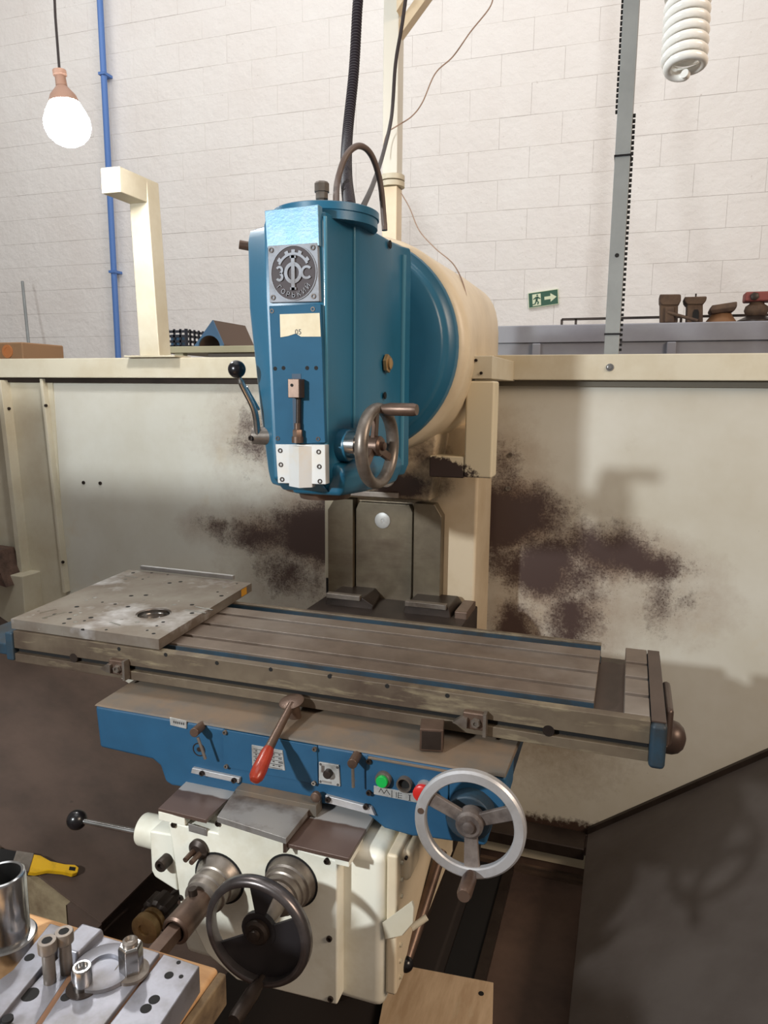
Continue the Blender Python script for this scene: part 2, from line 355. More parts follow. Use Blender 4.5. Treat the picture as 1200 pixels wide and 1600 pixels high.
# unseen blocker added left of the camera, shaped to shade the guard's lower left
o = obj('shade_blocker', G().box(-2.5, -1.83, -1.15, -.80, 0, 1.81).box(-1.83, -1.26, -.98, -.82, 1.525, 1.68), m_greypost, loc=(-1.9, -.95, 0)); o['kind'] = 'structure'
# ================================================================ MILLING MACHINE
MM = thing('milling_machine', (-.72, .85, 0), 'vertical knee type milling machine with blue head, long slotted table and cream knee', 'milling machine')
ORGm = ORG[MM]
# column
col = obj('column', G().box(-.935, -.47, .74, .965, 0, 1.48), m_dirtycream, MM, .01)
pl = at(512, 789, Y=.70); pr = at(690, 801, Y=.70)
zt = 1.255
for (xa, xb, zc0, zc1) in ((pl.x, at(553, 800, Y=.70).x-.004, 1, 0), (at(645, 800, Y=.70).x+.004, pr.x, 0, 1)):
    g = G(); ch = .022
    pts = [(xa, .5), (xb, .5), (xb, zt-(ch*1.6 if zc1 else 0)), (xb-(ch if zc1 else 0), zt), (xa+(ch if zc0 else 0), zt), (xa, zt-(ch*1.6 if zc0 else 0))]
    g.prism(pts, 'Y', .70, .745); obj('slideway', g, m_ways, col, .002)
xa = at(555, 800, Y=.71).x; xb = at(644, 800, Y=.71).x; ch = .025
g = G().prism([(xa+.015, .85), (xb-.015, .85), (xb, .98), (xb, zt-.03), (xb-.01, zt-.008), (xa+.01, zt-.008), (xa, zt-.03), (xa, .98)], 'Y', .715, .745); obj('way_cover', g, m_ways, col, .002)
c = at(598, 813, Y=.715); g = G().lathe(c, (0, -1, 0), [(-.002, .024), (.003, .024), (.004, .022), (.004, .005), (.002, .004)], 28); obj('round_cap', g, m_platesilver, col)
c = at(603, 748, Y=.64); 
# neck under the ram
nl = at(520, 775, Y=.66); nr = at(672, 785, Y=.66)
NK = obj('neck', G().loft([[(nl.x, .66, 1.268), (nr.x, .66, 1.268), (nr.x, .8, 1.268), (nl.x, .8, 1.268)], [(nl.x-.05, .60, 1.42), (nr.x+.03, .60, 1.45), (nr.x+.03, .85, 1.45), (nl.x-.05, .85, 1.42)],
     [(nl.x-.05, .60, 1.5), (nr.x+.03, .60, 1.55), (nr.x+.03, .85, 1.55), (nl.x-.05, .85, 1.5)]]), m_dirtycream, MM, .008)
c = at(603, 748, Y=.625)
g = G().lathe(c, (0, -1, .15), [(-.006, .024), (.004, .024), (.005, .022)], 28); obj('round_cap', g, m_platesilver, NK)
a = at(536, 772, Y=.645); b = at(622, 783, Y=.645)
obj('wiper_strip', G().box(a.x, b.x, .645, .67, a.z-.004, a.z+.012), m_steel, NK, .002)
obj('corner_panel', G().box(at(507, 770, Y=.72).x, nl.x+.01, .72, .75, 1.0, 1.31), m_cream, MM, .003)
g = G().cyl((-.948, .77, .9), (-.948, .77, 1.34), .008); obj('guide_rod', g, m_black, MM)
# ways/gib blocks behind table (knee top guides)
for (xa, xb) in ((-.885, -.755), (-.645, -.50)):
    o = obj('gib_block', G().loft([[(xa, .60, .9), (xb, .60, .9), (xb, .72, .9), (xa, .72, .9)], [(xa, .60, .965), (xb+.02*(1 if xa < -.7 else -.5), .60, .965), (xb, .72, .965), (xa, .72, .965)],
        [(xa+.01, .60, .985), (xb-.015, .60, .985), (xb-.015, .72, .985), (xa+.01, .72, .985)]]), m_darksteel, MM, .003)
    obj('gib_strip', G().box(xa+.006, xb-.02, .59, .61, .978, .992), m_steel, o, .001)
obj('rear_saddle_block', G().box(-.92, -.46, .45, .74, .80, .955), m_darksteel, MM, .004)
obj('right_gib_end', G().box(-.498, -.462, .60, .72, .93, .975), m_brownsteel, MM, .003)
# ram housing (cream), loft of a ring into a rounded box
HC = Vector((-.738, 0, 1.682)); n = 48
def ring(y, rx, rz, pw, cx=HC.x, cz=HC.z):
    out = []
    for i in range(n):
        t = 2*math.pi*i/n; c_, s_ = math.cos(t), math.sin(t)
        out.append((cx+rx*math.copysign(abs(c_)**pw, c_), y, cz+rz*math.copysign(abs(s_)**pw, s_)))
    return out
ram = obj('ram_housing', G().loft([ring(.455, .268, .262, 1), ring(.465, .284, .276, 1), ring(.50, .289, .28, 1), ring(.62, .275, .268, .85), ring(.80, .264, .248, .62), ring(1.03, .262, .238, .55), ring(1.06, .245, .22, .5)]), m_creamw, MM, ang=50)
# swivel disc
disc = obj('swivel_disc', G().lathe((HC.x, .456, HC.z), (0, -1, 0), [(0, .268), (.012, .268), (.02, .265), (.026, .252), (.034, .246), (.05, .243), (.056, .236), (.06, .20), (.06, .0)], 72), m_blue, MM, ang=40)
# head body: lofted outline
def hd(z, s=1.0, dxl=0, dy=0, dr=0):
    return [(-.752+dxl*.3, .0+dy, z), (-.64, .0+dy, z), (-.628+dr, .006+dy, z), (-.624+dr, .03, z), (-.612+dr, .085, z), (-.598+dr, .11, z), (-.592+dr, .30, z), (-.590+dr, .352, z), (-.586+dr, .37, z),
            (-.575+dr*.5, .400, z), (-.90+dxl, .405, z), (-.872+dxl, .36, z), (-.862+dxl, .14, z), (-.845+dxl, .112, z), (-.764+dxl*.5, .062, z), (-.755+dxl*.3, .05, z)]
L1_ = hd(1.372, dr=-.05, dxl=.05, dy=.05)
rings = [[(p[0], max(p[1], .04), 1.372) for p in hd(1.372, dr=-.02, dxl=.045)], hd(1.40, dxl=.038), hd(1.55, dxl=.02), hd(1.75), hd(1.885), [(p[0]*.985-.0107, p[1]*.97+.008, 1.905) for p in hd(1.905)]]
# keep front fully up to the top
head = obj('spindle_head', G().loft(rings), m_blue, MM, .008, segs=3, ang=40)
# side bulge near handwheel (boss) + lower belly
hb = at(548, 690, Y=.07)
g = G().cyl((-.67, .07, 1.466), (-.600, .068, 1.466), .036, .033, 28); obj('handwheel_boss', g, m_blue, MM, .004)
g = G().loft([[(-.72, .04, 1.365), (-.61, .04, 1.365), (-.585, .12, 1.365), (-.575, .30, 1.365), (-.72, .33, 1.365)], [(-.72, .03, 1.41), (-.6, .03, 1.41), (-.572, .12, 1.41), (-.565, .33, 1.41), (-.72, .36, 1.41)], [(-.72, .03, 1.43), (-.61, .03, 1.43), (-.592, .12, 1.44), (-.59, .33, 1.44), (-.72, .36, 1.44)]])
obj('lower_belly', g, m_blue, MM, .01, segs=3)
g = G().lathe((-.70, .17, 1.372), (0, 0, -1), [(0, .09), (.012, .088), (.014, .06), (.03, .055), (.03, .03)], 32); obj('spindle_nose', g, m_brownsteel, MM)
for (bx, by, br, z0, z1) in ((-.6285, .010, .0045, 1.40, 1.895), (-.6045, .098, .0030, 1.50, 1.893), (-.5865, .368, .007, 1.40, 1.885)):
    obj('highlight_bead', G().cyl((bx, by, z0), (bx, by, z1), br, n=16), m_bead, MM)  # bead added on a head edge to carry its highlight line
# front plates
def quad(name, p4, th, m, parent, bev=.0015, y=0.0):
    P = [at(x, yy, Y=y) for x, yy in p4]
    g = G().loft([[(p.x, y+.02, p.z) for p in P], [(p.x, y, p.z) for p in P]]); return obj(name, g, m, parent, bev)
m_glintblue = mat('blue_glint_plate', (98, 142, 168), .4, .2, [((120, 150, 170), 30, .4, .7)], None, (160, .5, .001))  # lighter blue puts the upper plate's glint into its colour
up = quad('upper_front_plate', [(413, 329), (497, 319), (499, 384), (417, 388)], .01, m_glintblue, MM, y=-.006)
lowp = quad('lower_front_plate', [(420, 478), (501, 475), (508, 692), (431, 696)], .01, m_bluem, MM, y=-.005)
for (x, y) in [(425, 486), (489, 483), (434, 685), (497, 686)]: screw(lowp, at(x, y, Y=-.005), (0, -1, 0), .0045, depth=.001)
for (x, y) in [(430, 576), (443, 575), (480, 575), (494, 575)]:
    c = at(x, y, Y=-.005); obj('hole', G().lathe(c, (0, -1, 0), [(-.002, .004), (.0005, .004)], 12), m_hole, lowp)
# slot with depth rod
sl = [at(x, y, Y=-.0055) for x, y in ((456, 584), (470, 584), (473, 692), (459, 692))]
obj('slot', G().loft([[(p.x, -.004, p.z) for p in sl], [(p.x, -.0058, p.z) for p in sl]]), mat('slot_shade', (38, 62, 84), .6), lowp)
ds = at(461, 592, Y=-.02); de = at(463, 692, Y=-.015)
dr = obj('depth_stop_rod', G().cyl((ds.x+.004, -.012, ds.z), (de.x+.002, -.012, de.z), .0045), m_darksteel, MM)
obj('stop_block', G().box(ds.x-.011, ds.x+.013, -.03, -.005, ds.z-.036, ds.z), m_brownsteel, dr, .0015)
g = G(); c = Vector((de.x+.002, -.013, de.z)); g.cyl(c, c+Vector((0, 0, .012)), .0115); g.hexn(c+Vector((0, 0, .012)), (0, 0, 1), .010, .014); g.cyl(c+Vector((0, 0, .026)), c+Vector((0, 0, .038)), .006); obj('stop_nut', g, m_brownsteel, dr)
obj('hole', G().cyl((ds.x-.002, -.031, ds.z-.012), (ds.x-.002, -.0295, ds.z-.012), .003), m_hole, dr)
# white guide block at the bottom
m_white = mat('white_guide_paint', (204, 204, 202), .45, 0, [((206, 200, 190), 20, .5, .7)])
m_whitew = m_white
gb = quad('guide_block', [(430, 694), (508, 695), (509, 757), (434, 755)], .01, m_white, MM, y=-.006)
pa, pb, pc = at(451, 696, Y=-.006), at(468, 697, Y=-.02), at(487, 696, Y=-.006)
zt_, zb_ = pa.z, at(468, 762, Y=-.02).z
g = G().prism([(pa.x, -.006), (pb.x, -.024), (pc.x, -.006), (pc.x, .01), (pa.x, .01)], 'Z', zb_, zt_); obj('prism_rail', g, m_white, gb)
for (x, y) in [(438, 704), (439, 726), (441, 749), (498, 706), (499, 729), (500, 752)]: screw(gb, at(x, y, Y=-.006), (0, -1, 0), .0048, depth=.0015)
# sticker
st = [at(x, y, Y=-.0065) for x, y in ((437, 491), (499, 489), (501, 526), (470, 526), (462, 521), (450, 525), (438, 527))]
sticker = obj('paper_sticker', G().loft([[(p.x, -.0052, p.z) for p in st], [(p.x, -.0062, p.z) for p in st]]), m_paper, MM)
g = G(); c = at(466, 519, Y=-.0064); text_mesh('05', g, .014, c, (1, 0, 0), (0, 0, 1), .0004); obj('sticker_writing', g, m_ink, sticker)
# emblem
EP = quad('emblem_plate', [(418, 384), (496, 379), (499, 471), (421, 473)], .01, m_emb, MM, y=-.007)
ec = at(458.5, 426.5, Y=-.009); ER = .0475
sx = .97; sz = 1.03
def ell(t, r, y): return (ec.x+sx*r*math.cos(t), y, ec.z+sz*r*math.sin(t))
g = G(); g.loft([[ell(2*math.pi*i/48, ER, -.0072) for i in range(48)], [ell(2*math.pi*i/48, ER, -.0078) for i in range(48)]]); obj('emblem_ground', g, m_embd, EP)
def arcband(g, r0_, r1_, a0, a1, y0, y1, k=24):
    T = [math.radians(a0+(a1-a0)*i/k) for i in range(k+1)]
    for t0, t1 in zip(T, T[1:]):
        g.loft([[ell(t0, r0_, y0), ell(t1, r0_, y0), ell(t1, r1_, y0), ell(t0, r1_, y0)], [ell(t0, r0_, y1), ell(t1, r0_, y1), ell(t1, r1_, y1), ell(t0, r1_, y1)]])
g = G(); arcband(g, .0475, .049, 0, 360, -.007, -.0095, 48)
arcband(g, .0315, .036, 28, 152, -.0075, -.0105)
for a0 in (32, 62, 84, 106, 136): arcband(g, .036, .041, a0, a0+11, -.0075, -.0105, 3)
arcband(g, .0125, .019, 0, 360, -.0075, -.0112, 36)
g.box(ec.x-.0035, ec.x+.0035, -.0075, -.0118, ec.z-.031, ec.z+.031); g.box(ec.x-.006, ec.x+.006, -.0075, -.0118, ec.z-.031, ec.z-.0265); g.box(ec.x-.006, ec.x+.006, -.0075, -.0118, ec.z+.0265, ec.z+.031)
# C on the right and 3 (Ze) on the left as bands
def band(g, cx, cz, r0_, r1_, a0, a1, k=16, y0=-.0075, y1=-.0108):
    for i in range(k):
        t0 = math.radians(a0+(a1-a0)*i/k); t1 = math.radians(a0+(a1-a0)*(i+1)/k)
        q = [(cx+r*math.cos(t), cz+r*math.sin(t)) for r, t in ((r0_, t0), (r0_, t1), (r1_, t1), (r1_, t0))]
        g.loft([[(a, y0, b) for a, b in q], [(a, y1, b) for a, b in q]])
band(g, ec.x+.028, ec.z, .008, .0125, 45, 315)
band(g, ec.x-.0285, ec.z+.006, .0035, .0078, -80, 150); band(g, ec.x-.0285, ec.z-.0065, .0035, .0082, -150, 80)
obj('emblem_relief', g, m_emb, EP)
g = G(); word = 'ГОРЬКИЙ'
for i, ch_ in enumerate(word):
    a = math.radians(218+(322-218)*i/(len(word)-1)); p = ell(a, .0395, -.0092)
    tx = Vector((-sx*math.sin(a), 0, sz*math.cos(a))).normalized(); ty = Vector((-sx*math.cos(a), 0, -sz*math.sin(a))); ty = (ty-tx*ty.dot(tx)).normalized()
    text_mesh(ch_, g, .0125, p, tx, ty, .002)
obj('emblem_lettering', g, m_emb, EP)
for (x, y) in [(424, 391), (489, 387), (427, 465), (490, 463)]: screw(EP, at(x, y, Y=-.007), (0, -1, 0), .005, depth=.002)
# top cover disc, fitting, hose
tc = Vector((-.69, .135, 1.905)); 
topc = obj('top_cover', G().lathe((-.675, .125, 1.897), (0, 0, 1), [(0, .104), (.016, .104), (.017, .107), (.030, .107), (.032, .104), (.032, .0)], 48), m_blue, MM)
for (x, y) in ((578-8, 329),): screw(topc, at(570, 333, Y=.13), (.6, -1, 0), .003)
f0 = at(503, 312, Y=.10)
g = G(); g.lathe((f0.x, .10, 1.926), (0, 0, 1), [(0, .014), (.012, .014), (.016, .009), (.022, .009), (.024, .013), (.036, .013), (.037, .0155), (.052, .0155), (.056, .012)], 8); obj('hex_fitting', g, m_steel, MM, ang=20)
hp = [at(x, y, Y=yy) for x, y, yy in ((525, 323, at(525, 323, Z=1.925).y), (527, 285, .16), (540, 245, .18), (560, 228, .21), (580, 242, .25), (594, 285, .29), (600, 345, .31), (601, 360, .31))]
obj('looped_hose', G().tube(spline(hp, 8), .0065, 12), m_rubber, MM)
# lever + stub on the head's left
s0 = at(374, 382, Y=.16); obj('side_stub', G().cyl(s0, s0+Vector((.06, .03, -.01)), .0095), m_brownsteel, MM)
k0 = at(370, 577, Y=.06); k1 = at(378, 600, Y=.07); k2 = at(397, 640, Y=.09); k3 = at(403, 680, Y=.10)
lv = obj('clamp_lever', G().tube(spline([k0, k1, k2, k3]), .0055, 12, rfun=lambda i: .0045 if i < 7 else .007), m_chrome, MM)
obj('lever_knob', G().sph(k0, .0185, 24), m_black, lv, label='black ball knob')
kb = at(403, 681, Y=.11); obj('lever_hub', G().cyl(kb+Vector((-.012, -.004, 0)), kb+Vector((.03, .01, 0)), .018, .02, 24), m_steel, lv, .003)
screw(lv, kb+Vector((-.006, -.018, -.004)), (-.2, -1, 0), .006)
obj('lever_rear_arm', G().cyl(at(384, 605, Y=.12), at(404, 640, Y=.16), .004), m_chrome, lv)
# sight glass + holes on head right side
for (x, y, r) in ((602, 568, .0),):
    c = at(603, 568, X=-.590); g = G(); g.hexn(c, (1, 0, 0), .021, .008); g.lathe(c+Vector((.008, 0, 0)), (1, 0, 0), [(0, .013), (.004, .013), (.007, .006)], 20); obj('sight_plug', g, m_brass, head)
c = at(609, 382, X=-.590); obj('hole', G().cyl(c, c+Vector((.002, 0, 0)), .009), m_hole, head)
c = at(601, 618, X=-.590); obj('hole', G().cyl(c, c+Vector((.002, 0, 0)), .008), m_hole, head)
c = at(519, 698, Y=.045); screw(head, c+Vector((0, -.003, 0)), (0, -1, 0), .004, 'grease_nipple', m_brass, .006)
# handwheel builder
def wheel(name, c, ax, R, style, parent, handle_ang, m_rim, m_web, spokes, hub_r, hl, up=ZP, label=None):
    c = Vector(c); a = Vector(ax).normalized(); q = (up-a*up.dot(a)).normalized(); s_ = a.cross(q)
    def pt(r, deg, t=0): d = math.radians(deg); return c+q*(r*math.sin(d))+s_*(r*math.cos(d))+a*t
    if style == 'round': prof = [(.0135*math.sin(x)+.0, R-.011+.011*math.cos(x)) for x in [2*math.pi*i/14 for i in range(14)]]
    elif style == 'flat': prof = [(.006, R-.020), (.009, R-.018), (.009, R-.004), (.005, R), (-.006, R), (-.010, R-.004), (-.010, R-.014), (-.004, R-.020)]
    else: prof = [(.010, R-.014), (.012, R-.010), (.010, R-.003), (.004, R), (-.008, R), (-.012, R-.004), (-.011, R-.011), (-.004, R-.014)]
    rim = obj(name, G().lathe(c, a, prof, 72, True), m_rim, parent, ang=30 if style == 'flat' else 50, label=label)
    g = G().lathe(c, a, [(-.02, hub_r), (.006, hub_r), (.010, hub_r*.8), (.010, hub_r*.45), (.016, hub_r*.42), (.018, hub_r*.2)], 28); obj('hub', g, m_web, rim)
    for (dg, w0, w1) in spokes:
        d = (pt(1, dg)-c); t = a.cross(d)
        p = c+d*(hub_r*.7)-a*.008; e = c+d*(R-.012)
        g = G().loft([[p-t*w0-a*.004, p+t*w0-a*.004, p+t*w0+a*.006, p-t*w0+a*.006], [e-t*w1-a*.005, e+t*w1-a*.005, e+t*w1+a*.004, e-t*w1+a*.004]]); obj('spoke', g, m_web, rim, .002)
    hpnt = pt(R-.012, handle_ang)
    g = G().lathe(hpnt, a, [(-.004, .006), (.012, .006), (.013, .0095), (hl*.35, .0125), (hl*.9, .0125), (hl, .0105)], 20); obj('handle', g, m_darksteel if style == 'deep' else m_brownsteel, rim)
    return rim, pt
# head handwheel
hwc = at(590, 697, Y=.055)
rim, pt = wheel('head_handwheel', hwc, (1, -.10, 0), .085, 'round', MM, 85, m_steel, m_brownsteel, [(85, .009, .008), (205, .009, .008), (325, .009, .008)], .02, .085, label='small steel handwheel on the head')
obj('shaft_collar', G().lathe(hwc+Vector((-.064, .008, 0)), (1, -.10, 0), [(-.012, .027), (.022, .027), (.024, .016), (.055, .015)], 32), m_chrome, rim)
# ---- table
tb = G(); L0, L1 = -1.443, 0.0; XA, XB = -1.35, -.1
# body with front T-slot (profile y,z extruded along x)
tb.prism([(0, .922), (.40, .922), (.40, .955), (.014, .955), (.014, .944), (0, .943)], 'X', L0, L1)
tb.prism([(0, .956), (.013, .9565), (.02, .955), (.40, .955), (.40, .965), (.022, .965), (.022, .9995), (0, .9995)], 'X', L0, L1)
table = obj('table', tb, m_tabfront, MM, .0012)
tops = [(.056, .106), (.121, .196), (.211, .282), (.297, .346)]
for (ya, yb) in tops:
    o = obj('slotted_strip', G().prism([(ya, .974), (ya, 1.0), (yb, 1.0), (yb, .974)], 'X', XA, XB), m_tabtop, table, .0012)
obj('t_slot_shade', G().box(L0+.002, L1-.002, .012, .0138, .9435, .956), m_hole, table)  # black strip in the groove stands in for its shade
obj('slot_bed', G().box(XA, XB, .05, .35, .96, .978), m_darksteel, table)
obj('coolant_channel', G().box(XA-.03, XB+.002, .0225, .057, .955, .9705), m_blueg, table)
obj('channel_wall', G().box(XA, XB, .052, .0565, .965, .995), m_blueg, table)
obj('channel_wall', G().box(XA, XB, .3845, .3858, .965, .996), m_blueg, table)
obj('coolant_channel', G().box(XA-.03, XB+.002, .345, .388, .955, .9705), m_blueg, table)
obj('rear_ledge', G().box(L0, XB, .386, .402, .955, 1.0), m_tabfront, table, .002)
obj('end_trough', G().box(XB, -.046, .022, .36, .957, .968), m_coverbr, table)
g = G()
for (ya, yb) in [(.0225, .106), (.121, .196), (.211, .282), (.297, .385)]: g.box(-.046, -.0004, ya, yb, .96, .9998)
g.box(-.045, -.0005, .004, .385, .958, .990)
obj('end_block', g, m_tabtop, table, .002)
g = G()
for (ya, yb) in [(.0225, .106), (.121, .196), (.211, .282), (.297, .385)]: g.box(L0+.0004, L0+.046, ya, yb, .96, .9998)
g.box(L0+.0005, L0+.045, .004, .385, .958, .99); obj('end_block', g, m_tabtop, table, .002)
obj('end_cap', G().box(.0, .028, -.012, .385, .915, .999), m_blueg, table, .008, segs=3)
obj('end_cap_top', G().box(.001, .026, .0, .38, .999, 1.0015), m_coverbr, table)
obj('end_cap', G().box(L0-.022, L0, -.005, .385, .925, .995), m_blueg, table, .004)
obj('end_bracket', G().box(-1.62, L0-.02, .02, .36, .925, .955), m_blueg, table, .004)
obj('bearing_plate', G().box(.028, .045, .10, .25, .905, .985), m_coverbr, table, .01)
dm = at(1052, 1152, X=.06)
obj('dome_cover', G().lathe((.028, dm.y, dm.z), (1, 0, 0), [(0, .036), (.03, .036), (.042, .032), (.052, .022), (.056, .01), (.0575, .001)], 28), m_coverbr, table)
for (x, y) in [(186, 1014), (259, 1023), (339, 1036), (423, 1046), (515, 1057), (605, 1072), (699, 1087)]:
    c = at(x, y, Y=0); obj('hole', G().cyl((c.x, -.0006, c.z), (c.x, .004, c.z), .0045), m_hole, table)
for (x, y) in [(857, 1142), (115, 1028)]:
    c = at(x, y, Y=0); obj('slot_notch', G().cyl((c.x, -.0006, c.z), (c.x, .004, c.z), .011), m_darksteel, table)
def trip_dog(x, y):
    c = at(x, y, Y=-.01); o = obj('trip_dog', G().box(c.x-.022, c.x+.022, -.014, .002, c.z-.016, c.z+.018), m_brownsteel, table, .003)
    g = G().prism([(c.x-.040, c.z-.004), (c.x-.012, c.z-.012), (c.x-.012, c.z+.008), (c.x-.02, c.z+.01)], 'Y', -.022, -.004)
    g.lathe((c.x+.004, -.014, c.z), (0, -1, 0), [(0, .010), (.003, .010), (.003, .0085), (.009, .0085), (.009, .004), (.006, .004)], 6); 
    g.box(c.x+.018, c.x+.024, -.018, .001, c.z-.026, c.z+.02)
    g.bm.verts.ensure_lookup_table()
    m = obj('dog_nut', g, m_steel, table); return o
trip_dog(741, 1127); trip_dog(184, 1043)
# ---- saddle
SF = -.10
sp = [(148, 1102), (156, 1168), (238, 1187), (250, 1197), (258, 1222), (268, 1228), (372, 1246), (560, 1262), (600, 1295), (645, 1308), (652, 1308)]
SP = [at(x, y, Y=SF) for x, y in sp]
pts = [(p.x, p.z) for p in SP]; zt2 = .899
pts[0] = (pts[0][0], zt2)
pts += [(-.27, .758), (-.262, .80), (-.238, .84), (-.238, zt2)]
g = G(); g.prism(pts, 'Y', SF, .0); g.box(-1.10, -.25, 0, .38, .80, .90)
sad = obj('saddle', g, m_blue2, MM, .006)
g = G(); g.loft([[(-1.126, SF-.002, .9), (-.238, SF-.002, .9), (-.232, .05, .9), (-1.126, .05, .9)], [(-1.124, SF+.001, .9035), (-.240, SF+.001, .9035), (-.234, .05, .912), (-1.12, .05, .912)]])
obj('saddle_top', g, m_dust, sad, .001)
obj('rear_slide', G().box(-1.0, -.40, .05, .35, .88, .925), m_darksteel, sad)
obj('end_slide', G().box(-1.24, -1.15, .1, .2, .90, .922), m_darksteel, sad)
def fplate(name, quadpx, y, m, parent, bev=.001, th=.006):
    P = [at(a, b, Y=y) for a, b in quadpx]
    return obj(name, G().loft([[(p.x, y+th, p.z) for p in P], [(p.x, y, p.z) for p in P]]), m, parent, bev)
cvp = fplate('cover_panel', [(348, 1140), (495, 1166), (497, 1226), (349, 1198)], SF-.003, m_blue2, MM)
for (x, y) in [(352, 1144), (492, 1170), (354, 1197), (491, 1223)]: screw(cvp, at(x, y, Y=SF-.004), (0, -1, 0), .0045, 'round_screw', m_steel)
npl = fplate('data_plate', [(393, 1164), (441, 1173), (445, 1204), (394, 1196)], SF-.005, m_platesilver, MM, .0003, .003)
g = G()
for i in range(5):
    a = at(396, 1170+i*6, Y=SF-.0055); b = at(441, 1178+i*6, Y=SF-.0055); g.box(a.x, b.x, SF-.0056, SF-.0048, (a.z+b.z)/2-.0004, (a.z+b.z)/2+.0004)
for i in range(4):
    for j in range(5):
        a = at(399+j*9, 1173+i*6+j*1.6, Y=SF-.0055); g.box(a.x, a.x+.004+.003*((i*j) % 3), SF-.0056, SF-.0048, a.z-.0009, a.z+.0009)
obj('plate_rows', g, m_ink, npl)
tg = fplate('serial_tag', [(265, 1121), (291, 1127), (291, 1139), (266, 1133)], SF-.003, m_platesilver, MM, .0005, .003)
g = G()
for j in range(6): a = at(271+j*3, 1128+j*.6, Y=SF-.0035); g.box(a.x, a.x+.0022, SF-.0036, SF-.003, a.z-.0025, a.z+.0025)
obj('tag_marks', g, m_ink, tg)
sw = fplate('switch_plate', [(498, 1191), (529, 1196), (531, 1229), (498, 1224)], SF-.004, m_platesilver, MM, .0005, .004)
c = at(514, 1207, Y=SF-.004); obj('switch_knob', G().lathe(c, (0, -1, 0), [(0, .0085), (.01, .0085), (.012, .007), (.012, .0)], 20), m_darksteel, sw)
g = G(); a = at(502, 1196, Y=SF-.0045); g.box(a.x, a.x+.006, SF-.0048, SF-.004, a.z-.014, a.z); a = at(503, 1219, Y=SF-.0045); g.box(a.x, a.x+.02, SF-.0046, SF-.004, a.z-.004, a.z); obj('switch_marks', g, m_cover, sw)
for (x, y) in [(501, 1194), (527, 1199), (528, 1226), (501, 1221)]: screw(sw, at(x, y, Y=SF-.004), (0, -1, 0), .0022, depth=.001)
# T handles
for (x0, y0, x1, y1, hx, hy, lx, ly) in [(318, 1132, 303, 1145, 309, 1172, 321, 1186), (560, 1176, 550, 1194, 553, 1196, 552, 1230)]:
    p = at(x0, y0, Y=SF+.01); q = at(x1, y1, Y=SF-.035)
    o = obj('clamp_spindle', G().cyl(p, q, .009, .0095, 18), m_brownsteel, MM, .001)
    e = at(lx, ly, Y=SF-.03); s = at(hx if x0 < 400 else 551, (hy if x0 < 400 else 1196)-20*(x0 < 400), Y=SF-.03)
    obj('tommy_bar', G().cyl(s, e, .003, .0032, 10), m_steel, o)
c = at(311, 1171, Y=SF); g = G().lathe(c, (0, -1, 0), [(-.002, .0145), (.001, .0145), (.001, .0125), (.0, .0125)], 32); g.cyl(c+Vector((0, .002, 0)), c+Vector((0, -.0008, 0)), .005); obj('index_ring', g, m_darksteel, sad)
# knee top guide strips (silver) with screws, seen on saddle bottom
for q4, scr in (([(300, 1200), (374, 1216), (373, 1224), (298, 1208)], [(316, 1208), (366, 1219)]), ([(508, 1243), (580, 1262), (586, 1275), (508, 1254)], [(513, 1249), (572, 1260)])):
    o = fplate('wiper_plate', q4, SF-.008, m_silver, sad, .001, .008)
    for (x, y) in scr: screw(MM, at(x, y, Y=SF-.009), (0, -1, 0), .0055)
# control panel
cp = fplate('control_panel', [(572, 1182), (700, 1208), (700, 1262), (572, 1236)], SF-.004, m_blue2, MM)
obj('panel_ridge', G().box(at(574, 1182, Y=SF-.01).x, -.26, SF-.008, SF-.003, at(610, 1188, Y=SF).z-.001, at(610, 1188, Y=SF).z+.003), m_dust, cp, .001)
for (x, y) in [(577, 1189), (577, 1238)]: screw(cp, at(x, y, Y=SF-.004), (0, -1, 0), .0055)
c = at(600, 1216, Y=SF-.004); g = G().lathe(c, (0, -1, 0), [(0, .0155), (.008, .0155), (.01, .0145), (.01, .0115), (.006, .0115)], 28); obj('button_ring', g, m_steel, cp)
obj('start_button', G().cyl(c+Vector((0, 0, 0)), c+Vector((0, -.016, 0)), .0112, n=28), m_green, cp, .001, label='green push button')
c = at(633, 1223, Y=SF-.004); g = G().lathe(c, (0, -1, 0), [(0, .0145), (.010, .0145), (.010, .0115), (-.001, .011)], 28, True); obj('empty_button_ring', g, m_steel, cp)
obj('hole', G().cyl(c+Vector((0, .0, 0)), c+Vector((0, -.001, 0)), .0115), m_hole, cp)
c = at(664, 1230, Y=SF-.004); g = G().lathe(c, (0, -1, 0), [(0, .015), (.010, .015), (.010, .0115)], 28); obj('button_ring', g, m_silver, cp)
obj('stop_button', G().lathe(c, (0, -1, 0), [(0, .010), (.016, .010), (.018, .016), (.026, .016), (.028, .013)], 28), m_redb, cp, label='red mushroom button')
ls = fplate('symbol_strip', [(584, 1228), (655, 1242), (655, 1255), (584, 1241)], SF-.006, m_platesilver, cp, .0003, .003)
def fl(g, pxs, w=.0005, y=SF-.0064):
    P = [at(a, b, Y=y) for a, b in pxs]
    for a, b in zip(P, P[1:]): g.cyl(a, b, w, n=6)
g = G(); fl(g, [(592, 1238), (595, 1232), (600, 1240), (604, 1234), (609, 1242)]); fl(g, [(612, 1235), (612, 1246)]); fl(g, [(619, 1238), (619, 1246)]); fl(g, [(622, 1238), (622, 1247)])
for i in range(3): fl(g, [(622, 1239+i*3.5), (628, 1240+i*3.5)])
fl(g, [(640, 1243), (640, 1251)], .0008); fl(g, [(638, 1242), (642, 1243)]); fl(g, [(638, 1250.5), (642, 1251)]); obj('panel_symbols', g, m_ink, cp)
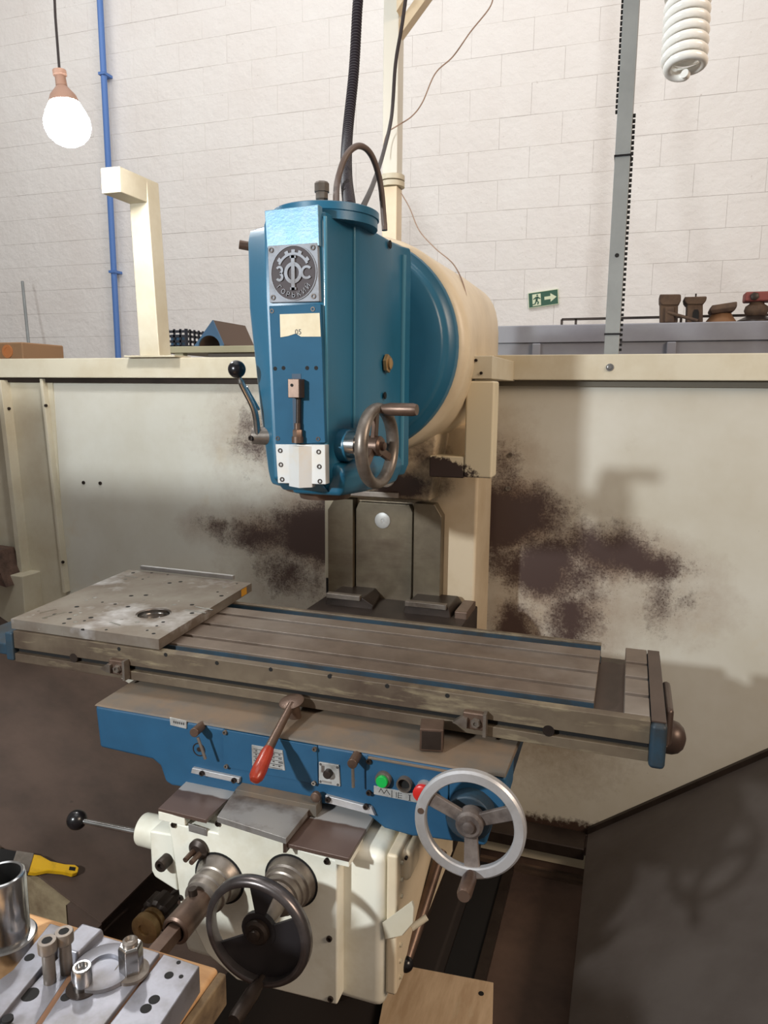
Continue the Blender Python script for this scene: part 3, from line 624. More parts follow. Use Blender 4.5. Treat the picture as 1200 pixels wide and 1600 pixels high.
# block on saddle is its own thing (below); lever with red knob on top of saddle
lb = at(456, 1098, Y=-.02)
lv2 = obj('feed_lever', G().tube([at(456, 1100, Y=-.035), at(430, 1150, Y=-.12), at(416, 1178, Y=-.165)], .0085, 14, rfun=lambda i: (.0075, .0085, .0095)[i]), m_brownsteel, MM)
obj('lever_grip', G().lathe(at(420, 1170, Y=-.152), at(403, 1208, Y=-.205)-at(420, 1170, Y=-.152), [(0, .010), (.01, .0125), (.05, .0145), (.066, .0135), (.074, .009), (.0765, .003)], 20), m_red, lv2, label='worn red plastic grip')
c = at(456, 1097, Y=-.03); g = G().lathe((c.x, -.028, c.z-.006), (-.1, -.25, 1), [(-.045, .012), (0, .014), (.004, .024), (.008, .026), (.010, .022), (.011, .0)], 28); obj('lever_base', g, m_brownsteel, lv2)
# right handwheel
wc = at(734, 1287, Y=-.17)
rim, pt = wheel('table_handwheel', wc, (.02, -1, .06), .0965, 'flat', MM, 265, m_silver, m_spoke, [(265, .011, .014), (25, .011, .013), (155, .011, .013)], .024, .075, label='large flat aluminium handwheel with brown crank handle')
p = pt(.086, 8, -.010); d = Vector((.02, -1, .06)).normalized()
obj('knob_hole', G().cyl(p, p+d*.0205, .0055), m_brownsteel, rim)
sh = G().cyl(wc, (wc.x, .0, wc.z-.02), .018); obj('wheel_shaft', sh, m_darksteel, MM)
obj('wheel_bearing', G().cyl((wc.x-.01, -.135, wc.z-.015), (wc.x-.01, -.03, wc.z-.02), .042, .046), m_blueg, MM, .004)
# ---- knee
KF = -.20; kz = .765
KN = obj('knee', G().box(-.88, -.44, -.168, .62, .42, .745), m_knee, MM, .02, segs=3)
fp = [(248, 1276), (262, 1282), (262, 1285), (306, 1297), (340, 1283), (340, 1283), (447, 1312), (447, 1322), (500, 1332), (527, 1343), (527, 1571), (345, 1520), (316, 1490), (290, 1400), (272, 1388), (262, 1378), (262, 1330), (262, 1286)]
fpp = [at(x, y, Y=KF) for x, y in [(262, 1284), (340, 1302), (340, 1277), (447, 1309), (447, 1322), (527, 1345), (527, 1571), (370, 1532), (322, 1490), (298, 1440), (283, 1425), (270, 1330)]]
kp = obj('knee_front_plate', G().prism([(p.x, p.z) for p in fpp], 'Y', KF, -.165), m_knee, MM, .004)
sp2 = [at(x, y, Y=-.195) for x, y in [(232, 1300), (268, 1306), (276, 1395), (240, 1372), (235, 1362)]]
obj('side_bracket', G().prism([(p.x, p.z) for p in sp2], 'Y', -.192, -.12), m_knee, MM, .004)
for (x, y) in [(272, 1288), (341, 1286), (431, 1307), (511, 1345), (515, 1466), (517, 1560), (283, 1402)]:
    c = at(x, y, Y=KF); screw(kp, c, (0, -1, 0), .0055)
# cover plates on the knee top
def topplate(name, p4, z, th, m, bev=.001):
    P = [at(a, b, Z=z) for a, b in p4]; return obj(name, G().loft([[(p.x, p.y, z-th) for p in P], [(p.x, p.y, z) for p in P]]), m, MM, bev)
m_bicover = NT('two_tone_cover_steel')
s = m_bicover; sep = s.n('ShaderNodeSeparateXYZ'); s.L(s.co, sep.inputs[0])
nz = s.noise(14); e_ = s.math('ADD', sep.outputs['Y'], s.math('MULTIPLY', nz, .02)); fac = s.mr(e_, -.972, -.968)
s.L(s.mix(fac, lin((92, 74, 66)), lin((166, 164, 162))), s.b.inputs['Base Color']); s.b.inputs['Metallic'].default_value = .2; s.b.inputs['Roughness'].default_value = .35
bic = m_bicover.m
topplate('knee_cover', [(247, 1263), (322, 1281), (374, 1232), (298, 1214)], kz, .008, bic)
topplate('knee_cover', [(447, 1318), (545, 1341), (587, 1271), (508, 1250)], kz-.002, .008, bic)
topplate('knee_cover', [(339, 1276), (447, 1310), (497, 1247), (374, 1224)], kz+.014, .012, m_cover)
P = [at(339, 1276, Z=kz+.014), at(447, 1310, Z=kz+.014)]
obj('cover_side', G().loft([[at(447, 1309, Z=kz+.013), at(500, 1245, Z=kz+.013), at(500, 1245, Z=kz+.013)-Vector((0, 0, .03)), at(447, 1309, Z=kz+.013)-Vector((0, 0, .03))],
     [at(442, 1309, Z=kz+.013), at(495, 1245, Z=kz+.013), at(495, 1245, Z=kz+.013)-Vector((0, 0, .03)), at(442, 1309, Z=kz+.013)-Vector((0, 0, .03))]]), m_coverbr, MM)
a, b = at(247, 1265, Z=kz-.002), at(262, 1285, Z=kz-.002)
obj('cover_tab', G().box(a.x, a.x+.06, KF-.004, KF+.06, kz-.024, kz-.006), m_knee, MM, .001)
a = at(527, 1341, Y=KF)
obj('cover_tab', G().box(a.x-.0, at(546, 1341, Y=KF-.01).x, KF-.012, KF+.06, kz-.026, kz-.01), m_knee, MM, .001)
obj('cover_ledge', G().box(at(374, 1200, Y=-.11).x, at(500, 1240, Y=-.11).x, -.128, -.1, .765, .789), m_dust, MM, .001)
c = at(495, 1243, Y=-.115); obj('guide_screw', G().lathe(c, (0, -1, 0), [(0, .010), (.008, .010), (.009, .008), (.009, 0)], 16), m_brownsteel, MM)
# small double pin, tag
tgk = fplate('small_tag', [(294, 1287), (323, 1296), (323, 1307), (295, 1299)], KF-.002, m_cover, MM, .0005, .003)
c = at(312, 1325, Y=KF); o = obj('pin_boss', G().lathe(c+Vector((0, .005, 0)), (0, -1, 0), [(0, .020), (.012, .020), (.014, .017), (.018, .012), (.018, 0)], 28), m_darksteel, MM)
for dx, dz in ((-.006, -.001), (.007, -.003)): obj('pin', G().cyl(c+Vector((dx, -.012, dz)), c+Vector((dx, -.040, dz)), .0055, .005), m_brownsteel, o)
c = at(262, 1342, Y=-.192); g = G().lathe(c, (0, -1, 0), [(0, .0125), (.024, .0125), (.026, .0115), (.026, .006), (.02, .006)], 20); obj('cap_screw', g, m_darksteel, MM)
# left lever
hx = at(245, 1300, Y=-.14)
o = obj('lever_housing', G().cyl((at(224, 1303, Y=-.14).x, -.14, hx.z), (-.87, -.14, hx.z), .033, .035, 32), m_knee, MM, .003)
kn = at(120, 1281, Y=-.14); re_ = at(228, 1303, Y=-.14)
l3 = obj('left_lever', G().cyl(kn, re_, .0058, .0062), m_chrome, MM); obj('lever_knob', G().sph(kn, .0215, 24), m_black, l3, label='black ball knob')
# bosses and front handwheel
bc = at(455, 1376, Y=KF); 
g = G().lathe((bc.x, KF+.02, bc.z), (0, -1, 0), [(0, .050), (.022, .050), (.026, .047), (.040, .046), (.042, .042), (.054, .041), (.056, .038), (.068, .037), (.070, .033), (.08, .030), (.085, .02), (.13, .018)], 40)
obj('dial_collar', g, m_steel, MM, ang=40)
obj('collar_recess', G().lathe((bc.x, KF+.02, bc.z), (0, -1, 0), [(0, .054), (.021, .054), (.021, .0)], 40), m_hole, MM)
wf = at(403, 1455, Y=-.325)
wf = Vector((bc.x, -.325, bc.z-.004)); wf = at(403, 1455, Y=-.325)
rimf, ptf = wheel('knee_handwheel', wf, (0.0, -1, .03), .0985, 'deep', MM, 265, mat('handwheel_steel', (112, 106, 106), .3, .8, [((80, 74, 72), 10, .4, .7)]), m_darksteel, [], .022, .095, label='dark steel handwheel with black dished web')
# web: sector plates leaving three windows
def sector(g, a0, a1, r0_, r1_, t0, t1, k=12):
    for i in range(k):
        x = a0+(a1-a0)*i/k; y = a0+(a1-a0)*(i+1)/k
        A = [ptf(r0_, x, t0), ptf(r0_, y, t0), ptf(r1_, y, t0), ptf(r1_, x, t0)]; B = [p_+(ptf(0, 0, t1)-ptf(0, 0, t0)) for p_ in A]; g.loft([A, B])
g = G(); sector(g, 150, 330, .018, .087, -.008, -.002, 24); sector(g, 78, 112, .018, .086, -.008, -.002, 5); sector(g, 0, 360, .0, .032, -.010, -.001, 24); 
obj('dished_web', g, mat('black_web_paint', (40, 36, 38), .5, .2), rimf)
obj('wheel_axle', G().cyl(wf+Vector((0, .13, 0)), wf, .017), m_darksteel, MM)
# left boss with square shaft socket
lc = at(343, 1372, Y=KF)
g = G().lathe((lc.x, KF+.02, lc.z), (0, -1, 0), [(0, .050), (.020, .050), (.028, .047), (.034, .041), (.044, .040), (.046, .037), (.054, .0365), (.056, .040), (.068, .040), (.070, .036), (.084, .035), (.086, .030)], 40)
obj('dial_collar', g, m_steel, MM, ang=40)
obj('collar_recess', G().lathe((lc.x, KF+.02, lc.z), (0, -1, 0), [(0, .054), (.021, .054), (.021, .0)], 40), m_hole, MM)
e0 = Vector((lc.x, KF-.06, lc.z-.002))
sk = obj('crank_socket', G().lathe(e0, (0, -1, 0), [(0, .024), (.085, .026), (.088, .022), (.088, .019), (.075, .018)], 28), m_brownsteel, MM)
obj('square_shaft', G().box(e0.x-.0115, e0.x+.0115, e0.y-.19, e0.y-.05, e0.z-.0115, e0.z+.0115), m_brownsteel, sk, .001)
obj('set_screw', G().cyl(e0+Vector((-.004, -.022, .02)), e0+Vector((-.006, -.022, .036)), .008), m_darksteel, sk)
# dark knob + brass collar at left
bk = at(228, 1450, Y=-.18); g = G()
n_ = 40; rings_ = []
for t in (.0, .005, .04, .046):
    rings_.append([(bk.x+(.034+(.004 if math.cos(8*2*math.pi*i/n_) > -.3 else -.001)-(.006 if t in (0., .046) else 0))*math.cos(2*math.pi*i/n_), bk.y+.075-t, bk.z+.0+(.034+(.004 if math.cos(8*2*math.pi*i/n_) > -.3 else -.001)-(.006 if t in (0., .046) else 0))*math.sin(2*math.pi*i/n_)) for i in range(n_)])
g.loft(rings_); kk = obj('lobed_knob', g, m_darksteel, MM)
obj('brass_collar', G().lathe(bk+Vector((0, .03, 0)), (0, -1, 0), [(-.002, .027), (.012, .027), (.013, .022), (.021, .022), (.022, .031), (.036, .031), (.038, .028), (.038, .013), (.034, .012)], 32), m_brass, kk)
obj('knob_shaft', G().cyl(bk+Vector((0, .06, 0)), bk+Vector((0, .2, 0)), .012), m_darksteel, MM)
# right side of knee: flange rail, bracket, box cover
obj('side_flange', G().box(-.44, -.418, -.162, .30, .455, .745), m_creamw, MM, .006)
for i in range(8): screw(MM, (-.418, -.14, .48+i*.034), (1, 0, 0), .004, 'rivet', m_cream)
pa5, pb5 = at(600, 1325, Y=-.135), at(640, 1382, Y=-.135)
obj('side_lug', G().box(-.43, pb5.x, -.135, -.06, pb5.z, pa5.z), m_creamw, MM, .012, segs=3)
for (x, y) in [(622, 1375), (611, 1377), (635, 1340)]: screw(MM, at(x, y, Y=-.136), (0, -1, 0), .003, 'rivet')
P = [at(x, y, X=-.385) for x, y in [(597, 1442), (643, 1408), (645, 1440), (628, 1462), (600, 1466)]]
g = G().loft([[(p.x, p.y, p.z) for p in P], [(p.x+.004, p.y, p.z) for p in P]]); 
P = [at(x, y, Y=-.168) for x, y in [(597, 1442), (643, 1408), (646, 1418), (645, 1442), (628, 1462), (602, 1468)]]
obj('bent_guard_flap', G().loft([[(p.x, p.y, p.z) for p in P], [(p.x+.002, p.y+.004, p.z) for p in P]]), m_cream, MM, .0008)
p = at(643, 1450, Y=-.15); q = at(667, 1433, Y=-.13); obj('flap_hook', G().cyl(p, q, .006), m_cream, MM)
# long elevator lever with ball
b0 = at(634, 1506, Y=-.10); b1 = at(690, 1330, Y=.10)
o = obj('long_lever', G().tube([b0, b0.lerp(b1, .2), b0.lerp(b1, .5), b1], .009, 14, rfun=lambda i: (.010, .012, .012, .012)[i]), m_brownsteel, MM)
obj('ball_knob', G().sph(b0, .0155, 20), m_black, o)
# machine base
obj('base', G().loft([[(-.98, -.1, 0), (-.46, -.1, 0), (-.46, .98, 0), (-.98, .98, 0)], [(-.98, -.1, .078), (-.46, -.1, .078), (-.46, .98, .078), (-.98, .98, .078)]]), m_basedark, MM, .01)
obj('elevating_screw', G().cyl((-.68, .2, .09), (-.68, .2, .45), .05), m_darksteel, MM)
obj('knee_body', G().box(-.86, -.46, .1, .70, .3, .8), m_darksteel, MM, .01)
# black strip on the floor to the right of the base
obj('black_pit_strip', G().box(-.458, -.375, -.15, .92, 0, .012), m_hole, MM)
obj('pit_edge', G().box(-.375, -.345, -.15, .92, 0, .02), m_darksteel, MM)
# ================================================================ THINGS ON THE MACHINE
Z1 = 1.0015; ZP1 = Z1+.024
c4 = [at(x, y, Z=ZP1) for x, y in ((17, 967), (248, 999), (393, 911), (201, 890))]
FPp = thing('fixture_plate', ((c4[0]+c4[2])/2).xy.to_3d()+Vector((0, 0, Z1)), 'thick grey steel plate full of drilled holes on the left end of the machine table', 'metal plate')
hc = at(240, 958, Z=ZP1); hr = .043
# plate with a round through hole
g = G(); nn = 32
hole = [Vector((hc.x+hr*math.cos(2*math.pi*i/nn), hc.y+hr*math.sin(2*math.pi*i/nn), 0)) for i in range(nn)]
# outer ring matched by angle
def hit(ang):
    d = Vector((math.cos(ang), math.sin(ang))); best = None
    for i in range(4):
        a = c4[i].xy; b = c4[(i+1) % 4].xy; e = b-a; den = d.x*e.y-d.y*e.x
        if abs(den) < 1e-9: continue
        w_ = a-hc.xy; t = (w_.x*e.y-w_.y*e.x)/den; u = (w_.x*d.y-w_.y*d.x)/den
        if t > 0 and -1e-6 <= u <= 1+1e-6 and (best is None or t < best): best = t
    return hc.xy+d*best
angs = sorted([2*math.pi*i/nn for i in range(nn)]+[math.atan2((p-hc).y, (p-hc).x) % (2*math.pi) for p in c4])
I = [(hc.x+hr*math.cos(a), hc.y+hr*math.sin(a)) for a in angs]; O = [tuple(hit(a)) for a in angs]
for k_ in range(len(angs)):
    j = (k_+1) % len(angs)
    vt = [(*I[k_], ZP1), (*I[j], ZP1), (*O[j], ZP1), (*O[k_], ZP1), (*I[k_], Z1), (*I[j], Z1), (*O[j], Z1), (*O[k_], Z1)]
    g.poly(vt, [(0, 3, 2, 1), (4, 5, 6, 7), (0, 1, 5, 4), (3, 7, 6, 2)])
bmesh.ops.remove_doubles(g.bm, verts=g.bm.verts, dist=1e-5)
obj('plate_body', g, m_plate, FPp, ang=30)
g = G().lathe((hc.x, hc.y, Z1), (0, 0, 1), [(.001, hr), (.021, hr), (.021, hr-.004), (.012, hr-.004), (.012, hr-.008), (.001, hr-.008)], 48, True); obj('bore_step', g, m_chrome, FPp)
hs = [(118, 961), (200, 948), (228, 930), (272, 945), (300, 958), (346, 931), (350, 918), (282, 909), (265, 911), (232, 902), (208, 895), (160, 941), (148, 934), (180, 944), (108, 967), (60, 955), (255, 972), (245, 978), (215, 972), (129, 983), (166, 984), (190, 968), (142, 965), (132, 970), (126, 957), (237, 895), (223, 905), (210, 903), (370, 912), (205, 931), (225, 938), (340, 925), (300, 945), (196, 905), (262, 898), (120, 948), (135, 938), (230, 985), (240, 990), (118, 972), (100, 974), (86, 960), (70, 966), (110, 957)]
for i, (x, y) in enumerate(hs):
    c = at(x, y, Z=ZP1); r = random.choice((.0035, .0045, .006)) if i > 8 else .006
    if (c-hc).length < hr+.008: continue
    obj('drilled_hole', G().lathe((c.x, c.y, ZP1-.002), (0, 0, 1), [(0, r), (.0024, r)], 12), m_hole if i % 3 else m_chrome, FPp)
g = G()
for (a, b) in (((62, 958), (88, 952)), ((66, 966), (104, 956)), ((305, 948), (332, 953)), ((290, 953), (322, 958)), ((172, 972), (188, 977)), ((195, 900), (215, 902))):
    p, q = at(*a, Z=ZP1), at(*b, Z=ZP1); d = (q-p).normalized(); t = Vector((-d.y, d.x, 0))*.003
    g.loft([[p-t-ZP*.002, q-t-ZP*.002, q+t-ZP*.002, p+t-ZP*.002], [p-t+ZP*.0005, q-t+ZP*.0005, q+t+ZP*.0005, p+t+ZP*.0005]])
obj('milled_slot', g, m_chrome, FPp)
p = at(375, 925, Z=ZP1); q = c4[1].lerp(c4[2], .9); n2 = (c4[2]-c4[1]).normalized(); o2 = Vector((n2.y, -n2.x, 0))
q = c4[1].lerp(c4[2], .86)
g = G().loft([[q+o2*.0006-ZP*.022, q+n2*.035+o2*.0006-ZP*.022, q+n2*.035+o2*.0006-ZP*.002, q+o2*.0006-ZP*.002], [q-o2*.002-ZP*.022, q+n2*.035-o2*.002-ZP*.022, q+n2*.035-o2*.002-ZP*.002, q-o2*.002-ZP*.002]]); obj('paint_mark', g, m_orange, FPp, label='orange paint mark')
a, b = at(219, 890, Z=ZP1+.001), at(364, 906, Z=ZP1+.001); d = (b-a).normalized(); t = Vector((-d.y, d.x, 0))*.012
tag(obj('flat_bar', G().loft([[a, b, b+t, a+t], [a+ZP*.012, b+ZP*.012, b+t+ZP*.012, a+t+ZP*.012]]), m_silver, None, .001), 'thin bright flat bar lying along the rear edge of the steel fixture plate', 'metal bar')
bc1 = at(668, 1178, Z=.904)
BX = thing('steel_block', (bc1.x, bc1.y+.02, .904), 'small rusty hollow steel block standing on the dusty blue saddle ledge', 'metal block')
g = G().box(-.02, .024, -.02, .026, 0, .044)
for v in g.bm.verts: v.co = Matrix.Rotation(math.radians(12), 3, 'Z') @ v.co + Vector((bc1.x, bc1.y+.022, .9085))
blk = obj('block_body', g, m_brownsteel, BX, .0015)
for (x0_, x1_, f) in ((-.016, .02, 'f'), (-.015, .02, 'r')):
    g = G()
    if f == 'f': g.box(x0_, x1_, -.0206, -.019, .004, .040)
    else: g.box(.023, .0246, x0_, x1_+.002, .004, .040)
    for v in g.bm.verts: v.co = Matrix.Rotation(math.radians(12), 3, 'Z') @ v.co + Vector((bc1.x, bc1.y+.022, .9085))
    obj('recess_face', g, m_darksteel, BX)
# ================================================================ BACKGROUND THINGS
# bracket arm on the left rail
AR = thing('bracket_arm', (at(240, 560, Y=.98).x, .98, 1.687), 'cream square tube arm bent at a right angle, bolted on the left guard rail', 'arm')
bx0, bx1 = at(221, 558, Y=.95).x, at(252, 558, Y=.95).x
t0_, t1_ = at(205, 330, Y=.95), at(232, 330, Y=.95)
zt3 = 2.285
g = G().loft([[(bx0, .94, 1.69), (bx1, .94, 1.69), (bx1, 1.01, 1.69), (bx0, 1.01, 1.69)], [(t0_.x, .94, zt3), (t0_.x+.075, .94, zt3), (t0_.x+.075, 1.01, zt3), (t0_.x, 1.01, zt3)]])
obj('upright_tube', g, m_cream, AR, .003)
obj('cross_tube', G().box(t0_.x, t0_.x+.075, .80, 1.01, zt3-.075, zt3+.005), m_cream, AR, .003)
obj('foot_flange', G().box(bx0-.06, bx1+.07, .93, 1.03, 1.6875, 1.694), m_cream, AR, .001)
for x in (bx0-.04, bx1+.05): screw(AR, (x, .95, 1.692), (0, 0, 1), .008, 'bolt', m_steel)
# grey post with notched edge
GP = thing('notched_post', (at(955, 553, Y=1.05).x, 1.05, 0), 'tall grey painted steel post with a toothed strip, standing behind the right guard rail', 'post')
pa = at(944, 553, Y=1.05); pb_ = at(967, 553, Y=1.05); pc_ = at(975, 0, Y=1.05); pd = at(1000, 0, Y=1.05)
ext = lambda a, b, z: a+(b-a)*((z-a.z)/(b.z-a.z))
A0, B0, A1, B1 = ext(pa, pc_, 1.0), ext(pb_, pd, 1.0), ext(pa, pc_, 4.0), ext(pb_, pd, 4.0)
obj('post_channel', G().loft([[(A0.x, 1.02, 1.0), (B0.x, 1.02, 1.0), (B0.x, 1.08, 1.0), (A0.x, 1.08, 1.0)], [(A1.x, 1.02, 4.0), (B1.x, 1.02, 4.0), (B1.x, 1.08, 4.0), (A1.x, 1.08, 4.0)]]), m_greypost, GP, .002)
g = G()
for i in range(46):
    z = 1.70+i*.0145; x = ext(pb_, pd, z).x; g.box(x-.001, x+.0075, 1.028, 1.040, z, z+.007)
for i in range(46, 110):
    z = 1.70+i*.0145; x = ext(pa, pc_, z).x; g.box(x-.006, x+.001, 1.028, 1.040, z, z+.007)
tag(obj('toothed_strip', g, m_hole, GP), kind='stuff')
for (y_) in (244, 522):
    z = at(965, y_, Y=1.02).z; xx0 = ext(pa, pc_, z).x; xx1 = ext(pb_, pd, z).x; obj('cable_tie', G().box(xx0-.002, xx1+.003, 1.016, 1.084, z-.002, z+.003), m_black, GP)
c = at(964, 399, Y=1.02); obj('hole', G().cyl(c+Vector((0, -.001, 0)), c+Vector((0, .002, 0)), .006), m_hole, GP)
# cream pole behind head with braces
PO = thing('cream_pole', (-.88, 1.2, 0), 'tall cream square pole with diagonal braces rising behind the milling head', 'pole')
for (z0, z1, xx) in ((.0, 2.26, -.877), (2.30, 4.4, -.889)):
    a = at(602, 0, Y=1.17); b = at(609, 300, Y=1.17)
    g = G().box(-.915, -.862, 1.17, 1.23, z0, z1)
    obj('pole_tube', g, m_creamw if z0 == 0 else mat('pale_grey_cream', (216, 212, 200), .5), PO, .003)
for z in (2.262, 2.283): obj('pole_collar', G().lathe((-.888, 1.20, z), (0, 0, 1), [(0, .042), (.016, .042), (.017, .040)], 28), m_cream, PO)
g = G(); a = at(614, 66, Y=1.2); b = at(676, -20, Y=1.2); d = (b-a).normalized(); nrm = Vector((-d.z, 0, d.x))*.016
g.loft([[a-nrm+Vector((0, -.02, 0)), a+nrm+Vector((0, -.02, 0)), a+nrm+Vector((0, .02, 0)), a-nrm+Vector((0, .02, 0))], [b-nrm+Vector((0, -.02, 0)), b+nrm+Vector((0, -.02, 0)), b+nrm+Vector((0, .02, 0)), b-nrm+Vector((0, .02, 0))]]); obj('diagonal_brace', g, m_creamw, PO, .002)
a = at(621, 20, Y=1.14); g = G().prism([(a.x, a.z), (a.x+.022, a.z+.03), (a.x+.022, a.z+.2), (a.x, a.z+.2)], 'Y', 1.13, 1.17); obj('gusset', g, m_creamw, PO)
# blue pipe at the wall
a = at(155, -20, Y=3.93); b = at(185, 562, Y=3.93); d = (b-a)/(a.z-b.z); b2 = b+d*(b.z-0)
BP = thing('blue_pipe', (b2.x, 3.93, 0), 'thin blue painted pipe running up the white wall at left', 'pipe')
obj('pipe_run', G().cyl(b2, a-d*1.2, .024, n=16), m_pipe, BP)
for f in (.22, .75): p = a.lerp(b, f); obj('pipe_clip', G().box(p.x-.03, p.x+.03, 3.90, 3.999, p.z-.01, p.z+.01), m_pipe, BP)
# hanging LED bulb
bp = CP+ray(105, 192)*2.0; axd = Vector((-.12, 0, 1)).normalized()
HB = thing('hanging_bulb', bp+axd*.12, 'lit white LED bulb hanging from a brown cord at upper left', 'light bulb')
me_ = bpy.data.materials.new('bulb_glow'); me_.use_nodes = True; bs = me_.node_tree.nodes['Principled BSDF']; bs.inputs['Emission Color'].default_value = (1, .99, .97, 1); bs.inputs['Emission Strength'].default_value = 120
obj('bulb_globe', G().lathe(bp-axd*.062, axd, [(0, .004), (.004, .022), (.014, .040), (.03, .054), (.05, .061), (.07, .060), (.09, .052), (.105, .044), (.112, .040)], 32), me_, HB)
obj('bulb_base', G().lathe(bp+axd*.05, axd, [(0, .041), (.02, .034), (.035, .022), (.045, .014), (.05, .014)], 24), m_socket, HB)
obj('lamp_socket', G().lathe(bp+axd*.095, axd, [(0, .015), (.025, .014), (.028, .018), (.04, .018), (.042, .006)], 20), m_socket, HB)
ct = CP+ray(84, -30)*2.0; obj('cord', G().tube([bp+axd*.13, bp.lerp(ct, .75)+Vector((-.006, 0, 0)), ct, ct+Vector((-.03, 0, 1.2))], .0035, 8), m_dwire, HB)
# CFL spiral
cc = CP+ray(1071, 62)*1.05; ax = (upv*1.0+rgt*.06).normalized()
CF = thing('spiral_lamp', cc+ax*.1, 'unlit white spiral fluorescent lamp hanging at the upper right corner', 'light bulb')
e1 = ax.orthogonal().normalized(); e2 = ax.cross(e1); pts_ = []
nt = 7.3; N = 240
for i in range(N):
    t = i/(N-1); an = 2*math.pi*nt*t; rr = .0265
    if t < .07: rr = .0265*(t/.07)**.5*.9+.002
    pts_.append(cc+ax*(-.048+.108*t)+e1*(rr*math.cos(an))+e2*(rr*math.sin(an)))
obj('spiral_tube', G().tube(pts_, .0060, 12), m_glass, CF)
obj('lamp_base', G().lathe(cc+ax*.062, ax, [(0, .032), (.05, .030), (.06, .014), (.085, .013)], 24), m_glass, CF)
obj('cord', G().cyl(cc+ax*.145, cc+ax*1.6, .003), m_dwire, CF)
# corrugated hose
hp = spline([at(561, -25, Y=.62)+Vector(v) for v in ((.03, .02, 1.3), (.012, .01, .5), (.004, 0, .15))]+[at(x, y, Y=yy) for x, y, yy in ((561, -25, .62), (558, 20, .6), (553, 110, .55), (543, 210, .45), (541, 270, .28), (546, 324, at(546, 324, Z=1.926).y))], 40)
LL = sum((b-a).length for a, b in zip(hp, hp[1:]))
res = []; 
def resample(P, step):
    out = [P[0]]; acc = 0
    for a, b in zip(P, P[1:]):
        d = (b-a).length
        while acc+d >= step:
            f = (step-acc)/d; a = a.lerp(b, f); out.append(a); d = (b-a).length; acc = 0
        acc += d
    return out
rp = resample(hp, .0021)
tag(obj('corrugated_hose', G().tube(rp, .012, 14, rfun=lambda i: .0134 if i % 4 < 2 else .0094), m_hose, loc=(rp[-1]), ang=25), 'dark corrugated cable conduit dropping from above onto the blue head', 'hose')
# cables
p_ = [at(636, -15, Y=1.05)+Vector(v) for v in ((.10, 0, 1.3), (.06, 0, .5), (.03, 0, .15))]+[at(x, y, Y=yy) for x, y, yy in ((636, -15, 1.05), (628, 40, 1.05), (618, 100, 1.08), (612, 180, 1.05), (600, 235, .9), (584, 285, .5), (566, 326, at(566, 326, Z=1.926).y))]
tag(obj('dark_cable', G().tube(spline(p_, 10), .006, 8), m_dwire, loc=p_[-1]), 'thin dark cable slanting down the cream pole to the top of the blue head', 'cable')
p_ = [at(772, -12, Y=1.12)+Vector(v) for v in ((.25, .1, .9), (.12, .05, .4), (.04, .01, .12), (.01, 0, .03))]+[at(x, y, Y=1.12) for x, y in ((772, -12), (765, 12), (735, 50), (708, 88), (680, 115), (660, 160), (643, 182), (620, 197), (606, 207), (600, 225), (598, 245))]
tag(obj('tan_wire', G().tube(spline(p_, 8), .0022, 8), m_wire, loc=p_[-1]), 'loose tan wire strung from upper centre to the cream pole', 'wire')
p_ = [at(x, y, Y=yy) for x, y, yy in ((627, 302, 1.15), (640, 325, 1.1), (655, 360, 1.0), (680, 388, .9), (710, 415, .75), (728, 460, .62), (731, 520, .60), (733, 565, .62))]
tag(obj('hanging_wire', G().tube(spline(p_, 8), .0018, 8), m_wire, loc=p_[-1]), 'thin tan wire drooping from the pole collar over the cream ram housing', 'wire')
# exit sign
sg0 = [at(x, y, Y=3.985) for x, y in ((825, 458), (872, 451), (873, 475), (826, 482))]
SG = thing('exit_sign', (sg0[3].x, 3.99, sg0[3].z), 'green emergency exit sign with running figure and arrow on the white wall', 'sign')
obj('sign_board', G().loft([[(p.x, 3.999, p.z) for p in sg0], [(p.x, 3.985, p.z) for p in sg0]]), m_signw, SG)
def sq(u, v, y=3.98):
    a = sg0[0].lerp(sg0[1], u); b = sg0[3].lerp(sg0[2], u); p = a.lerp(b, v); return (p.x, y, p.z)
def sgp(name, pts, m, y=3.9835):
    return obj(name, G().loft([[sq(u, v, 3.986) for u, v in pts], [sq(u, v, y) for u, v in pts]]), m, SG)
sgp('green_field', [(.02, .04), (.98, .04), (.98, .96), (.02, .96)], m_signg, 3.984)
sgp('door_shape', [(.14, .14), (.42, .14), (.42, .9), (.14, .9)], m_signw, 3.983)
g = G()
for pts_s in ([(.28, .18), (.33, .18), (.33, .29), (.28, .29)], [(.24, .32), (.34, .32), (.31, .58), (.25, .56)], [(.32, .32), (.42, .46), (.39, .50), (.30, .40)], [(.25, .34), (.16, .44), (.18, .50), (.26, .42)],
              [(.28, .54), (.36, .68), (.33, .84), (.29, .82), (.31, .68), (.25, .58)], [(.25, .54), (.21, .74), (.13, .78), (.14, .84), (.24, .80), (.29, .60)]):
    g.loft([[sq(u, v, 3.986) for u, v in pts_s], [sq(u, v, 3.982) for u, v in pts_s]])
obj('running_figure', g, m_signg, SG)
sgp('arrow_shape', [(.54, .40), (.74, .40), (.74, .22), (.94, .5), (.74, .78), (.74, .60), (.54, .60)], m_signw, 3.9825)
